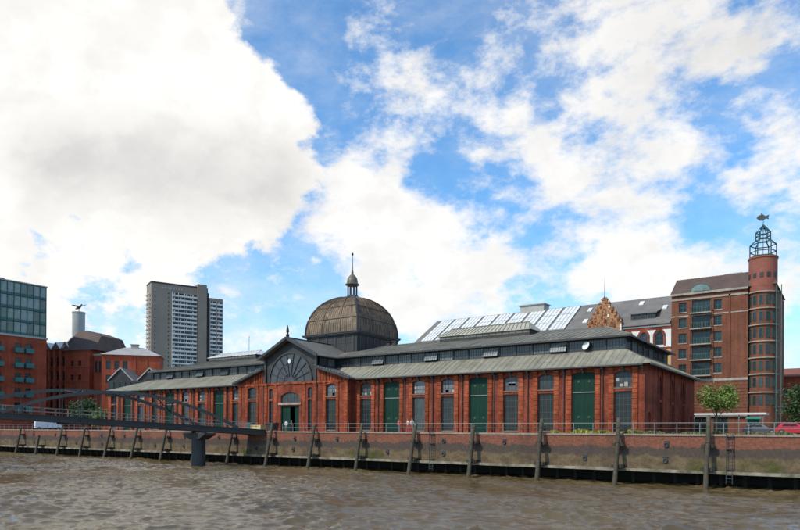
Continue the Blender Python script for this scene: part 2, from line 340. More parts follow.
# ------------------------------------------------------------------ quay wall
def quay_mat():
    m = bpy.data.materials.new('quay wall brick'); m.use_nodes = True; t = m.node_tree; b = t.nodes['Principled BSDF']; N = t.nodes.new; L = t.links.new
    co = N('ShaderNodeTexCoord'); sp = N('ShaderNodeSeparateXYZ'); L(co.outputs['Object'], sp.inputs[0])
    def noise(s, d, scl=(1, 1, 1), off=(0, 0, 0)):
        mp = N('ShaderNodeMapping'); mp.inputs['Scale'].default_value = scl; mp.inputs['Location'].default_value = off; L(co.outputs['Object'], mp.inputs[0])
        n = N('ShaderNodeTexNoise'); n.inputs['Scale'].default_value = s; n.inputs['Detail'].default_value = d; L(mp.outputs[0], n.inputs[0]); return n.outputs[0]
    def ma(op, a, b_):
        n = N('ShaderNodeMath'); n.operation = op
        for i, q in enumerate((a, b_)):
            if isinstance(q, (int, float)): n.inputs[i].default_value = q
            else: L(q, n.inputs[i])
        return n.outputs[0]
    def mr(x, a, b_, c_=0., d_=1.):
        n = N('ShaderNodeMapRange'); n.interpolation_type = 'SMOOTHSTEP'; L(x, n.inputs[0])
        for i, q in enumerate((a, b_, c_, d_)): n.inputs[1 + i].default_value = q
        return n.outputs[0]
    def mix(f, a, b_):
        n = N('ShaderNodeMix'); n.data_type = 'RGBA'; L(f, n.inputs[0])
        for i, q in ((6, a), (7, b_)):
            if isinstance(q, tuple): n.inputs[i].default_value = (*q, 1)
            else: L(q, n.inputs[i])
        return n.outputs[2]
    cb = N('ShaderNodeCombineXYZ'); L(sp.outputs[0], cb.inputs[0]); L(sp.outputs[2], cb.inputs[1])
    bt = N('ShaderNodeTexBrick'); L(cb.outputs[0], bt.inputs['Vector']); bt.inputs['Scale'].default_value = 1
    bt.inputs['Color1'].default_value = (.235, .085, .05, 1); bt.inputs['Color2'].default_value = (.17, .056, .035, 1); bt.inputs['Mortar'].default_value = (.20, .12, .085, 1)
    bt.inputs['Brick Width'].default_value = .3; bt.inputs['Row Height'].default_value = .1; bt.inputs['Mortar Size'].default_value = .008
    zz = ma('ADD', sp.outputs[2], ma('MULTIPLY', ma('SUBTRACT', noise(.55, 6), .5), 1.1))
    zz = ma('ADD', zz, ma('MULTIPLY', ma('SUBTRACT', noise(1.6, 5, (1, 1, .25)), .5), .7))
    tide = mix(mr(noise(.8, 5, (1, 1, 1.6)), .35, .68), (.165, .118, .066), (.10, .07, .043))
    col = mix(mr(zz, -1.15, -1.38), bt.outputs[0], (.085, .062, .05))
    col = mix(mr(zz, -2.0, -2.4), col, tide)
    alg = ma('MULTIPLY', mr(noise(.28, 6, (1, 1, 1.2), (5, 2, 8)), .57, .72), mr(sp.outputs[2], -2.1, -2.9))
    col = mix(alg, col, (.062, .068, .018))
    stn = ma('MULTIPLY', mr(noise(.35, 5, (1, 1, .08), (2, 4, 1)), .52, .72), .55)
    col = mix(stn, col, (.055, .04, .035))
    sc_ = N('ShaderNodeVectorMath'); sc_.operation = 'SCALE'; L(col, sc_.inputs[0]); L(mr(noise(4, 4), .2, .8, .78, 1.2), sc_.inputs['Scale'])
    L(sc_.outputs[0], b.inputs['Base Color']); b.inputs['Roughness'].default_value = .85; b.inputs['Specular IOR Level'].default_value = .15
    bn = N('ShaderNodeBump'); bn.inputs['Strength'].default_value = .4; bn.inputs['Distance'].default_value = .06; L(noise(6, 5), bn.inputs['Height']); L(bn.outputs[0], b.inputs['Normal'])
    return m
M['quay'] = quay_mat()
QF = 67.2                                   # face of the wall
qw = thing('quay_wall', 'long brick quay wall with tide stains above the brown river', 'quay wall', (0, QF, 0))
m_ = MB(); m_.prism([(-400, -3.45), (60, -3.45), (60, -.16), (-400, -.16)], 0, .7); m_.obj('brick_face', 'quay', qw)
m_ = MB()
x = -400.0
while x < 60:
    m_.box(x + .008, x + 1.592, -.09, .85, -.158, .035 + random.uniform(-.008, .008)); x += 1.6
m_.obj('coping', mat('coping stone', (.30, .23, .18), .85, var=.3, streak=.2), qw)
m_ = MB(); m_.box(-400, 60, -.34, 6.0, -3.74, -3.452); m_.obj('ledge', mat('quay ledge stone', (.26, .22, .165), .8, var=.35, vscale=.7, tint=(.10, .09, .05)), qw)
m_ = MB(); m_.box(-400, 60, 6.02, 6.3, -7.5, -3.5); m_.obj('recess_wall', 'wet_shade', qw)
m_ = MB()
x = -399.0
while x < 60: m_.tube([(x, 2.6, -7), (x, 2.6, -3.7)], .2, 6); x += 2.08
o = m_.obj('support_piles', 'wet_shade', qw); o['kind'] = 'stuff'
# mooring rings in little niches, between the piles
nm, rm = MB(), MB()
nm.box(-.22, .22, -.04, .02, -.28, .28); nm.box(-.27, .27, -.07, -.04, .24, .32)
nm = nm.mesh('niche_plate', 'dark')
rm.tube([(.19 * math.sin(a), -.1, -.05 + .19 * math.cos(a)) for a in np.linspace(0, 2 * math.pi, 13)], .05, 6, cap=False)
rm = rm.mesh('ring', 'dark')
PX0, PSP = 8.06, 8.33
for k in range(17):
    for dx, z in ((-4.0, -2.55), (-4.3, -1.0)):
        if (k * 7 + int(z)) % 3 == 0: continue
        o = inst('mooring_ring', nm, qw, (PX0 - PSP * k + dx + random.uniform(-.5, .5), 0, z)); inst('ring', rm, o)
# leaning timber piles
wood = mat('weathered pile timber', (.10, .08, .055), .85, var=.3, vscale=1.5, fine=9, streak=.45, bump=.4, tint=(.06, .055, .025))
chk = mat('black chock timber', (.03, .027, .022), .8, var=.3, tint=(.035, .045, .015))
ordn = ['first', 'second', 'third', 'fourth', 'fifth', 'sixth', 'seventh', 'eighth', 'ninth', 'tenth', 'eleventh', 'twelfth', 'thirteenth', 'fourteenth', 'fifteenth', 'sixteenth', 'seventeenth']
for k in range(17):
    top = [1.75, 1.62, 1.55][k] if k < 3 else (1.0 + .12 * ((k * 5) % 3 - 1) if k < 9 else .55)
    if k == 15: top = -1.2
    lab = ordn[k] + ' leaning timber mooring pile from the right along the quay wall'
    if k == 0: lab = 'tall leaning timber pile beside the ladder, rightmost on the quay wall'
    if k == 15: lab = 'short cut-off leaning timber pile, second from the left end of the quay'
    t_ = thing('mooring_pile', lab, 'mooring pile', (PX0 - PSP * k, 65.4, WATER), 0, 'leaning piles along the quay')
    lean = (1.42 + random.uniform(-.12, .06)) / 6.3; r = .23 * random.uniform(.92, 1.06); t_.rotation_euler.y = random.uniform(-.022, .022); hgt = top - WATER
    zs = [-2.5, 0, 1.3, 2.6, 3.9, hgt * .88, hgt - .05, hgt]
    m_ = MB(); ph = random.random() * 6
    m_.tube([(.03 * math.sin(ph + z), lean * z + .02 * math.cos(ph + 2 * z), z) for z in zs], [r * 1.05, r * 1.05, r * 1.02, r, r * .98, r * .95, r * .93, r * .75], 10)
    m_.obj('post', wood, t_, smooth=True)
    for z in (1.75, 3.95):
        if z > hgt - .3: continue
        y = lean * z; m_ = MB()
        m_.box(-.62, .62, y + .26, y + .46, z - .13, z + .15); m_.box(-.36, .36, y + .16, 1.8, z - .17, z - .135)
        m_.box(-.5, -.26, y + .1, 1.8, z - .13, z + .2); m_.box(.26, .5, y + .1, 1.8, z - .12, z + .17)
        m_.obj('chock', chk, t_)
    m_ = MB(); m_.lathe([(r * 1.06, hgt * .62), (r * 1.06, hgt * .62 + .12)], 10, (0, lean * hgt * .62)); m_.obj('iron_band', 'dark', t_)
# ladders
def ladder(x, lab):
    t_ = thing('quay_ladder', lab, 'ladder', (x, QF - .32, -4.6), 0, 'iron ladders on the quay wall')
    for s in (-.26, .26): m_ = MB(); m_.tube([(s, 0, 0), (s, 0, 4.7), (s, .3, 5.0)], .035, 6); m_.obj('side_rail', 'steel', t_)
    for j in range(15): m_ = MB() if j == 0 else m_; (m_.tube([(-.26, 0, .2 + j * .31), (.26, 0, .2 + j * .31)], .02, 5))
    m_.obj('rungs', 'steel', t_)
    for z in (1.3, 3.2, 4.4): m_ = MB(); m_.box(-.3, .3, .03, .36, z, z + .05); m_.obj('bracket', 'dark', t_)
ladder(PX0 + 1.75, 'iron ladder on the quay wall right of the tallest pile')
ladder(PX0 - PSP * 3.72, 'iron ladder on the quay wall right of the fifth pile')

# railing: one run of posts with three rails
def railing(x0, x1, lab):
    t_ = thing('quay_railing', lab, 'railing', (x0, QF + .45, 0.03), 0, 'railings along the quay')
    L_ = x1 - x0
    for z in (.55, 1.08): m_ = MB(); m_.tube([(0, 0, z), (L_, 0, z)], .032 if z > 1 else .022, 6); m_.obj('rail', 'rail', t_)
    pm = MB(); pm.tube([(0, 0, -.02), (0, 0, 1.1)], .04, 6); pm.box(-.08, .08, -.08, .08, -.02, .02); pm = pm.mesh('post', 'rail')
    n = max(1, round(L_ / 2.08))
    for i in range(n + 1): inst('post', pm, t_, (L_ * i / n, 0, 0))
railing(-49.0, 30, 'galvanised two-rail quay railing in front of the hall, right of the footbridge')
railing(-150, -56.0, 'galvanised two-rail quay railing behind the arched footbridge on the left')

# ------------------------------------------------------------------ market hall
HC = 55.3; BAY = 4.76; HL = 54.9; HW = 28.5; PV = 12.2; EZ = 8.05
hall = thing('market_hall', 'long red brick market hall with grey roofs and a brown central dome', 'hall', (-HC, 77, 0))
kinds = 'WDWWDWWDW'
def wing_cols(side):
    c = []
    for k, q in enumerate(kinds):
        x = side * (14.4 + BAY * k)
        if q == 'D': c.append((x - 1.4, x + 1.4, [(0, 7.4, .12)]))
        else: c.append((x - 1.02, x + 1.02, [(.25, 4.98, 0), (5.45, 7.38, .32)]))
    return c
for side in (-1, 1):
    m_ = MB(); a, b_ = (PV, HL) if side > 0 else (-HL, -PV)
    wall(m_, a, b_, 0, 8.2, 0, .55, wing_cols(side)); m_.obj('front_wall', 'brick', hall)
# end and rear walls (local x of an end wall runs along +y)
ends = [(2.3 - .5, 2.3 + .5, [(0, 2.6, .2)])] + [(c - .75, c + .75, [(.3, 3.9, 0), (4.2, 7.2, .55)]) for c in (7.6, 14.25, 20.9)] + [(26.2 - .5, 26.2 + .5, [(0, 2.6, .2)])]
for sx, rz in ((HL, R(90)), (-HL, R(-90))):
    m_ = MB(); wall(m_, .553 if 1 else 0, HW - .003, 0, 8.2, 0, .55, ends)
    o = m_.obj('end_wall', 'brick', hall, (sx, 0 if sx > 0 else HW, 0), rz)
    for c in (7.6, 14.25, 20.9):
        window(o, c, .22, .3, 1.5, 3.6, nx=2, ny=6, gm='glass'); window(o, c, .22, 4.2, 1.5, 3.0, rise=.55, nx=2, ny=5, gm='glass')
        m2 = MB(); m2.box(c - .85, c + .85, -.08, .2, .12, .298); m2.obj('sill', 'stone', o)
        for s in (-1, 1): m2 = MB(); m2.box(c + s * 1.15 - .2, c + s * 1.15 + .2, -.1, 0.004, 0, 7.9); m2.obj('pilaster', 'brick', o)
    for c in (2.3, 26.2): m2 = MB(); m2.box(c - .5, c + .5, .2, .28, 0, 2.6); m2.box(c - .45, c + .45, .17, .2, .1, 1.2); m2.box(c - .45, c + .45, .17, .2, 1.35, 2.3); m2.obj('small_door', 'brick_dark', o)
m_ = MB(); m_.box(-HL + .56, HL - .56, HW - .5, HW, 0, 8.2); m_.obj('rear_wall', 'brick', hall)
# pilasters: rusticated strips either side of every opening
def pil(wd, ht):
    m_ = MB(); m_.box(-wd / 2 + .02, wd / 2 - .02, -.07, .01, 0, ht); z = .5; m_.box(-wd / 2 - .03, wd / 2 + .03, -.2, .01, 0, .5)
    while z < ht - .3: m_.box(-wd / 2, wd / 2, -.13, .01, z + .03, min(z + .57, ht - .25)); z += .6
    m_.box(-wd / 2 - .04, wd / 2 + .04, -.2, .01, ht - .24, ht); return m_.mesh('pilaster', 'brick_light')
PIL = pil(.62, 7.75); PILW = pil(.52, 7.75)
DM = MB(); DM.box(-.10, .10, -.1, .1, 7.3, 7.55); DM.tube([(0, 0, 0), (0, 0, 7.4)], .065, 6)
for z in (1, 3, 5, 7): DM.box(-.1, .1, -.05, .12, z, z + .06)
DMm = DM.mesh('downpipe', 'dark')
BRK = MB(); BRK.prism([(-.12, 0), (.12, 0), (.12, .55), (-.12, .55)], -.55, 0); BRK.box(-.1, .1, -.25, 0, -.35, 0); BRKm = BRK.mesh('eave_bracket', 'dark')
def leaf_mesh(wd, ht, up):
    m_ = MB(); m_.box(0, wd, 0, .08, 0, ht); f = .12
    m_.box(0, f, -.03, 0, 0, ht); m_.box(wd - f, wd, -.03, 0, 0, ht)
    for z in ([0, ht - f] + ([ht * .5 - f / 2] if not up else [])): m_.box(f, wd - f, -.03, 0, z, z + f)
    n = 5
    for i in range(n): x = f + (wd - 2 * f) * i / n; m_.box(x + .02, x + (wd - 2 * f) / n - .02, -.012, 0, f, ht - f)
    return m_.mesh('door_leaf', 'green')
LEAF = leaf_mesh(1.3, 4.9, False); LEAFU = leaf_mesh(1.3, 2.1, True)
STUD = MB(); STUD.prism([(.16 * math.cos(a), .16 * math.sin(a)) for a in np.linspace(0, 2 * math.pi, 9)[:-1]], -.05, -.032); STUDm = STUD.mesh('emblem', mat('faded door emblem', (.035, .065, .03), .7))
def hall_door(x, y, par):
    m_ = MB(); m_.box(-1.4, -1.31, .25, .42, 0, 7.2); m_.box(1.31, 1.4, .25, .42, 0, 7.2); m_.box(-1.31, 1.31, .25, .42, 7.15, 7.4)
    d = m_.obj('door', 'green', par, (x, y, 0))
    m2 = MB(); m2.box(-1.31, 1.31, .16, .42, 4.93, 5.05); m2.obj('transom', 'rail', d)
    for s in (0, 1):
        inst('door_leaf', LEAF, d, (-1.305 + s * 1.31, .28, .02)); inst('upper_leaf', LEAFU, d, (-1.305 + s * 1.31, .28, 5.053))
        for z in (2.0, 6.3): inst('emblem', STUDm, d, (-.65 + s * 1.3, .28, z))
def hall_window(x, y, par, pale):
    window(par, x, y + .22, 5.45, 2.04, 1.93, rise=.32, nx=4, ny=3, gm='glass_pale' if pale else 'glass_grey')
    window(par, x, y + .22, .25, 2.04, 4.73, nx=4, ny=6, gm='glass_grey' if pale else 'glass', name='lower_window')
    if pale:
        rg = random.Random(int(x * 31)); 
        for q in range(rg.randint(2, 4)):
            cxx = x - .765 + .51 * rg.randint(0, 3); czz = 5.56 + .6 * rg.randint(0, 1); m2 = MB(); m2.box(cxx - .2, cxx + .2, y + .266, y + .272, czz, czz + rg.uniform(.3, .52)); m2.obj('paper_patch', 'leadgrey', par)
    m2 = MB(); m2.box(x - 1.15, x + 1.15, y - .1, y + .2, 5.3, 5.449); m2.obj('sill', 'sill', par)
    m2 = MB(); m2.box(x - 1.15, x + 1.15, y - .12, y + .2, .1, .249); m2.obj('sill', 'sill', par)
    m2 = MB()
    ap = arch_pts(x - 1.12, x + 1.12, 7.1, .34, 8)
    for p, q in zip(ap[:-1], ap[1:]): m2.prism([(q[0], q[1]), (p[0], p[1]), (p[0], p[1] + .28), (q[0], q[1] + .28)], y - .06, y + .01)
    m2.obj('arch_band', 'brick_light', par)
pale_set = {(1, 0), (1, 2), (1, 3), (1, 8), (-1, 2), (-1, 0), (-1, 3), (-1, 6), (1, 5)}
for side in (-1, 1):
    for k, q in enumerate(kinds):
        x = side * (14.4 + BAY * k)
        if q == 'D': hall_door(x, 0, hall); hw = 1.4 + .36
        else: hall_window(x, 0, hall, (side, k) in pale_set); hw = 1.02 + .36
        for s in (-1, 1): inst('pilaster', PIL, hall, (x + s * hw, 0, 0))
        xe = x + side * BAY / 2
        if k < 8: inst('downpipe', DMm, hall, (xe, -.12, 0))
        inst('eave_bracket', BRKm, hall, (xe if k < 8 else x + side * 2.2, 0, 7.62)); inst('eave_bracket', BRKm, hall, (x, 0, 7.62))
    a, b_ = (PV + .01, HL) if side > 0 else (-HL, -PV - .01)
    # thin string course, cornice frieze and plinth between the openings
    m_ = MB(); m_.box(a, b_, -.05, .02, 7.82, 8.12); x = a + .1
    while x < b_ - .2: m_.box(x, x + .16, -.11, -.045, 7.84, 8.02); x += .36
    m_.obj('frieze', 'brick_light', hall)
    m_ = MB(); m_.box(a, b_, -.95, -.72, 7.86, 8.02); m_.obj('gutter', 'dark', hall)
# lower roof, a ring round the nave clerestory
CY = 3.0; CZ0 = 10.15; CZ1 = 11.85; OV = .85; EO = 8.02
CXL = 43.5
def ring_roof(name, x0, x1, y0, y1, z0, dx, dy, z1, t, mt, dl=None):
    dl = dx if dl is None else dl
    o = [(x0, y0, z0), (x1, y0, z0), (x1, y1, z0), (x0, y1, z0)]; i = [(x0 + dl, y0 + dy, z1), (x1 - dx, y0 + dy, z1), (x1 - dx, y1 - dy, z1), (x0 + dl, y1 - dy, z1)]
    for a in range(4):
        b_ = (a + 1) % 4; m_ = MB(); m_.slab([o[a], o[b_], i[b_], i[a]], t); m_.obj(name, mt, hall)
ring_roof('lower_roof', -HL - OV, HL + OV, -OV, HW + OV, EO + .14, CY + OV, CY + OV, CZ0 + .14, .14, 'roof', HL + OV - CXL)
for s in (-1, 1): m_ = MB(); xx = s * (HL + OV + .1); m_.box(xx - .12, xx + .12, -OV, HW + OV, 7.84, 8.03); m_.obj('gutter', 'dark', hall)
m_ = MB(); x = -HL - OV + 1.0
while x < HL + OV - .5:
    f0 = 0.0; f1 = min(1.0, (HL + OV - x) / (CY + OV), (x + HL + OV) / (HL + OV - CXL))
    if not (-PV - .9 < x < PV + .9): m_.bar((x, -OV, EO + .155), (x, -OV + (CY + OV) * f1, EO + .155 + (CZ0 - EO) * f1), .05, .05)
    x += .83
y = 0.0
while y < HW: 
    f1 = min(1.0, (y + OV) / (CY + OV), (HW + OV - y) / (CY + OV)); m_.bar((HL + OV, y, EO + .155), (HL + OV - (CY + OV) * f1, y, EO + .155 + (CZ0 - EO) * f1), .05, .05); y += .83
m_.obj('lower_roof_seams', 'roof', hall)['kind'] = 'stuff'
# clerestory: frame and window panels
CX = HL - CY
m_ = MB()
for s in (-1, 1):
    for z0, z1 in ((CZ0 - .1, CZ0 + .16), (CZ1 - .12, CZ1 + .08)):
        a, b_ = (6, CX) if s > 0 else (-CXL, -6)
        m_.box(a, b_, CY - .04, CY + .2, z0, z1); m_.box(a, b_, HW - CY - .2, HW - CY + .04, z0, z1)
        xx = s * ((CX if s > 0 else CXL) - .08); m_.box(xx - .12, xx + .12, CY + .21, HW - CY - .21, z0, z1)
m_.obj('clerestory_frame', 'dark', hall)
NP = {1: 19, -1: 16}; PW = {1: (CX - 6) / 19, -1: (CXL - 6) / 16}
MUL = MB(); MUL.box(-.09, .09, -.05, .2, CZ0 + .161, CZ1 - .121); MULm = MUL.mesh('mullion', 'dark')
openp = {(1, 3), (1, 7), (1, 11), (1, 15), (-1, 2), (-1, 6), (-1, 9), (-1, 13), (-1, 17)}
palep = {(1, 2), (1, 3), (1, 8), (1, 14), (1, 11), (1, 7), (1, 15), (-1, 2), (-1, 3), (-1, 6), (-1, 9), (-1, 10), (-1, 13), (-1, 17)}
for s in (-1, 1):
    npan = NP[s]; pw = PW[s]; ce = CX if s > 0 else CXL
    for i in range(npan):
        x = s * (6 + pw * (i + .5)); inst('mullion', MULm, hall, (s * (6 + pw * (i + 1)) - s * .1 * (i == npan - 1), CY, 0))
        a, b_ = window_mesh(round(pw - .2, 3), 1.38, nx=6, ny=3, fm='dark', gm='glass_pale' if (s, i) in palep else 'glass_shed', fw=.06, bw=.035)
        hinge = Matrix.Translation((x, CY + .04, CZ0 + .17)) 
        o = inst('clerestory_window', a, hall, (x, CY + .04, CZ0 + .17))
        if (s, i) in openp:
            ang = R(-16 - 6 * ((i * 3) % 2)); o.rotation_euler = (ang, 0, 0)
            o.location = (x, CY + .04 - 1.38 * math.sin(-ang), CZ0 + .17 + 1.38 * (1 - math.cos(ang)))
        inst('pane', b_, o)
    n2 = 8; pw2 = (HW - 2 * CY - .44) / n2
    for i in range(n2):
        y = CY + .22 + pw2 * (i + .5)
        a, b_ = window_mesh(round(pw2 - .2, 3), 1.38, nx=6, ny=3, fm='dark', gm='glass_pale' if i % 3 == 1 else 'glass_shed', fw=.06, bw=.035)
        o = inst('clerestory_window', a, hall, (s * (ce - .06), y, CZ0 + .17), s * R(90)); inst('pane', b_, o)
        mm = inst('mullion', MULm, hall, (s * (ce - .06), CY + .22 + pw2 * i, 0), s * R(90))
    m_ = MB(); a, b_ = (6, CX - .6) if s > 0 else (-CXL + .6, -6); m_.box(a, b_, CY + .6, HW - CY - .6, CZ0 - .3, CZ1 - .3); m_.obj('nave_core', 'dark2', hall)
# upper roof with hipped ends
RZ = 15.0; RY = HW / 2; uo = .75; ux = CX + uo; uy0 = CY - uo; uy1 = HW - CY + uo; hx = HL - 8.9; uxl = CXL + uo; hxl = CXL - 5.9; uz = CZ1 + .12
for nm_, pts in (('front', [(-uxl, uy0, uz), (ux, uy0, uz), (hx, RY, RZ), (-hxl, RY, RZ)]), ('rear', [(ux, uy1, uz), (-uxl, uy1, uz), (-hxl, RY, RZ), (hx, RY, RZ)]),
                 ('east', [(ux, uy0, uz), (ux, uy1, uz), (hx, RY, RZ)]), ('west', [(-uxl, uy1, uz), (-uxl, uy0, uz), (-hxl, RY, RZ)])):
    m_ = MB(); m_.slab(pts, .13); m_.obj('upper_roof', 'roof_upper', hall)
m_ = MB(); x = -uxl + .6
while x < ux - .3:
    f1 = min(1.0, (ux - x) / (ux - hx), (x + uxl) / (uxl - hxl))
    if abs(x) > 6.7: m_.bar((x, uy0, uz + .015), (x, uy0 + (RY - uy0) * f1, uz + .015 + (RZ - uz) * f1), .05, .05)
    x += .95
m_.obj('upper_roof_seams', 'roof_upper', hall)['kind'] = 'stuff'
m_ = MB(); m_.bar((-hxl, RY, RZ + .02), (hx, RY, RZ + .02), .3, .12); m_.obj('ridge_cap', 'roof_trim', hall)
for s in (-1, 1):
    for yy in (uy0, uy1): m_ = MB(); m_.bar((ux if s > 0 else -uxl, yy, uz + .03), (hx if s > 0 else -hxl, RY, RZ + .05), .22, .1); m_.obj('hip_cap', 'roof', hall)
m_ = MB(); m_.box(-uxl, ux, uy0 - .1, uy0 + .06, uz - .26, uz - .04); m_.obj('upper_gutter', 'dark', hall)
m_ = MB(); m_.box(ux - .06, ux + .1, uy0 - .1, uy1, uz - .27, uz - .05); m_.obj('upper_gutter', 'dark', hall)
# ridge monitors
def monitor(x0, x1, zb, zt, hw, side_m, top_m, nseam):
    inn = 1.0
    m_ = MB(); m_.box(x0, x1, RY - hw, RY + hw, RZ - 1.2, zb); mo = m_.obj('ridge_monitor', 'dark2', hall)
    n = 14; Lm = MB(); Lm.box(-(x1 - x0) / n / 2 + .05, (x1 - x0) / n / 2 - .05, -.04, .02, .12, .62); Lmm = Lm.mesh('louvre', side_m)
    for i in range(n): inst('louvre', Lmm, mo, (x0 + (x1 - x0) * (i + .5) / n, RY - hw, zb - .66))
    e = .25
    for pts in ([(x0 - e, RY - hw - e, zb), (x1 + e, RY - hw - e, zb), (x1 - inn, RY, zt), (x0 + inn, RY, zt)], [(x1 + e, RY + hw + e, zb), (x0 - e, RY + hw + e, zb), (x0 + inn, RY, zt), (x1 - inn, RY, zt)],
                [(x1 + e, RY - hw - e, zb), (x1 + e, RY + hw + e, zb), (x1 - inn, RY, zt)], [(x0 - e, RY + hw + e, zb), (x0 - e, RY - hw - e, zb), (x0 + inn, RY, zt)]):
        m2 = MB(); m2.slab(pts, .08); m2.obj('monitor_roof', top_m, mo)
    sm = MB()
    for i in range(nseam + 1):
        f = i / nseam; sm.bar((x0 + (x1 - x0) * f, RY - hw - e, zb + .03), (x0 + inn + (x1 - x0 - 2 * inn) * f, RY, zt + .03), .07, .08)
    sm.bar((x0 + inn, RY, zt + .04), (x1 - inn, RY, zt + .04), .2, .12); sm.obj('seams', 'roof_trim' if top_m != 'glass_sky' else 'whiteframe', mo)
    return mo
monitor(20.0, 35.5, 15.35, 16.75, 2.3, 'roof_trim', mat('ribbed monitor roof', (.40, .37, .28), .6, var=.15), 22)
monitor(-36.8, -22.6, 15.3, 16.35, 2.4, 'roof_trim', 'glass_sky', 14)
for x in (8.3, 9.6):
    m_ = MB(); m_.box(x - .35, x + .35, RY - .35, RY + .35, RZ - .3, RZ + .55); m_.box(x - .5, x + .5, RY - .5, RY + .5, RZ + .55, RZ + .68); m_.obj('roof_vent', 'dark2', hall)
m_ = MB(); m_.tube([(-27.2, RY, 16.2), (-27.2, RY, 19.6)], [.05, .03], 6); m_.bar((-27.5, RY, 19.2), (-26.9, RY, 19.2), .04, .04); m_.bar((-27.4, RY, 18.6), (-27.0, RY, 18.6), .04, .04); m_.obj('antenna', 'dark', hall)
# satellite dish on the clerestory
m_ = MB()
m_.lathe([(.02, 0), (.25, .03), (.45, .1), (.55, .17), (.56, .19), (.45, .13), (.25, .06), (.02, .03)], 16)
o = m_.obj('satellite_dish', 'white', hall, (47.2, CY - .35, CZ0 + .75), smooth=True); o.rotation_euler = (R(70), 0, R(-25))

# --- entrance pavilion (transept front)
PY = -1.5; CH = 5.85
m_ = MB()
cols = [(s * 8.8 - 1.0, s * 8.8 + 1.0, [(.25, 4.98, 0), (5.45, 7.38, .32)]) for s in (-1, 1)] + [(s * 4.35 - .45, s * 4.35 + .45, [(.25, 4.98, 0), (5.3, 7.0, .15)]) for s in (-1, 1)] + [(-2.05, 2.05, [(0, 4.1, 0), (4.65, 6.35, .6)])]
wall(m_, -PV, PV, 0, 7.75, PY, PY + .5, cols)
for s in (-1, 1):   # brick under the aisle slopes
    a, b_ = CH, PV
    poly = [(s * a, 7.75), (s * b_, 7.75), (s * b_, 8.0), (s * a, 10.05)]
    m_.prism(poly if s > 0 else poly[::-1], PY + .003, PY + .5)
    m_.box(s * PV - .5 if s > 0 else s * PV, s * PV if s > 0 else s * PV + .5, PY + .503, 0.0, 0, 8.0)
m_.obj('pavilion_wall', 'brick', hall)
# brick battens under the slopes
for s in (-1, 1):
    x = CH + .5
    while x < PV - .5:
        zt = 10.0 - (x - CH) / (PV - CH) * 2.05
        bt_ = MB(); bt_.box(s * x - .13, s * x + .13, PY - .1, PY + .004, 7.85, max(8.0, zt - .05)); bt_.obj('batten', 'brick_light', hall); x += .62
    bt_ = MB(); bt_.box(min(s * (CH + .1), s * PV), max(s * (CH + .1), s * PV), PY - .12, PY + .004, 7.6, 7.848); bt_.obj('string_course', 'brick_light', hall)
for s in (-1, 1):
    hall_window(s * 8.8, PY, hall, s > 0)
    for q in (-1, 1): inst('pilaster', PILW, hall, (s * 8.8 + q * 1.32, PY, 0))
    for xx in (5.45, PV - .4): inst('pilaster', PIL, hall, (s * xx, PY, 0))
    window(hall, s * 4.35, PY + .2, .25, .9, 4.73, nx=2, ny=6, name='lower_window'); window(hall, s * 4.35, PY + .2, 5.3, .9, 1.7, rise=.15, nx=2, ny=3, gm='glass_grey')
    for q in (-1, 1): inst('pilaster', PILW, hall, (s * (3.15 + (q > 0) * 0), PY, 0)) if q > 0 else None
    inst('downpipe', DMm, hall, (s * (CH + .05), PY - .2, 0))
window(hall, 0, PY + .2, 4.65, 4.1, 1.7, rise=.6, nx=6, ny=2, gm='glass_grey', name='lunette')
m_ = MB(); m_.box(-2.5, 2.5, PY - .14, PY + .2, 4.3, 4.6); m_.obj('door_lintel', 'stone', hall)
m_ = MB(); m_.box(-2.05, -1.93, PY + .1, PY + .4, 0, 4.1); m_.box(1.93, 2.05, PY + .1, PY + .4, 0, 4.1); m_.box(-1.93, 1.93, PY + .1, PY + .4, 3.98, 4.1); ed = m_.obj('entrance_door', 'green', hall)
gl = leaf_mesh(1.75, 3.95, False); gl2 = leaf_mesh(1.05, 3.95, False)
inst('door_leaf', gl, ed, (-1.92, PY + .3, .02)); 
o = inst('door_leaf', gl2, ed, (.88, PY + .3, .02))
m_ = MB(); m_.box(-2.3, 2.3, PY + 5, PY + 5.2, 0, 4.4); m_.obj('lobby_back', 'dark2', hall)
# gable with the fan window
m_ = MB(); gz = 12.0; FR = 4.75; FZ = 7.95
m_.prism([(-CH, 7.76), (CH, 7.76), (CH, gz), (0, 14.6), (-CH, gz)], PY + .12, PY + .4); gp = m_.obj('gable_panel', 'dark2', hall)
m_ = MB(); n = 24; m_.prism([(FR * math.cos(a), FZ + FR * math.sin(a)) for a in np.linspace(0, math.pi, n)], PY + .06, PY + .117); fan = m_.obj('fan_window', mat('fan window glass', (.048, .05, .052), .35, var=.35, fine=2), hall)
def ring(mb, r, wd, y0, y1, a0=0, a1=math.pi, n=24):
    a = np.linspace(a0, a1, n + 1)
    for p, q in zip(a[:-1], a[1:]):
        mb.prism([((r - wd) * math.cos(p), FZ + (r - wd) * math.sin(p)), (r * math.cos(p), FZ + r * math.sin(p)), (r * math.cos(q), FZ + r * math.sin(q)), ((r - wd) * math.cos(q), FZ + (r - wd) * math.sin(q))], y0, y1)
m_ = MB(); ring(m_, FR + .14, .26, PY - .1, PY + .118); m_.obj('arch_frame', 'dark', fan)
m_ = MB(); ring(m_, 1.5, .14, PY - .03, PY + .06); ring(m_, 3.1, .1, PY - .02, PY + .06); m_.obj('fan_rings', 'dark', fan)
for i in range(1, 9):
    a = math.pi * i / 9; m_ = MB(); m_.bar((.9 * math.cos(a), PY, FZ + .9 * math.sin(a)), (FR * math.cos(a), PY, FZ + FR * math.sin(a)), .10, .13, up=(0, 1, 0)); m_.obj('fan_bar', 'dark', fan)
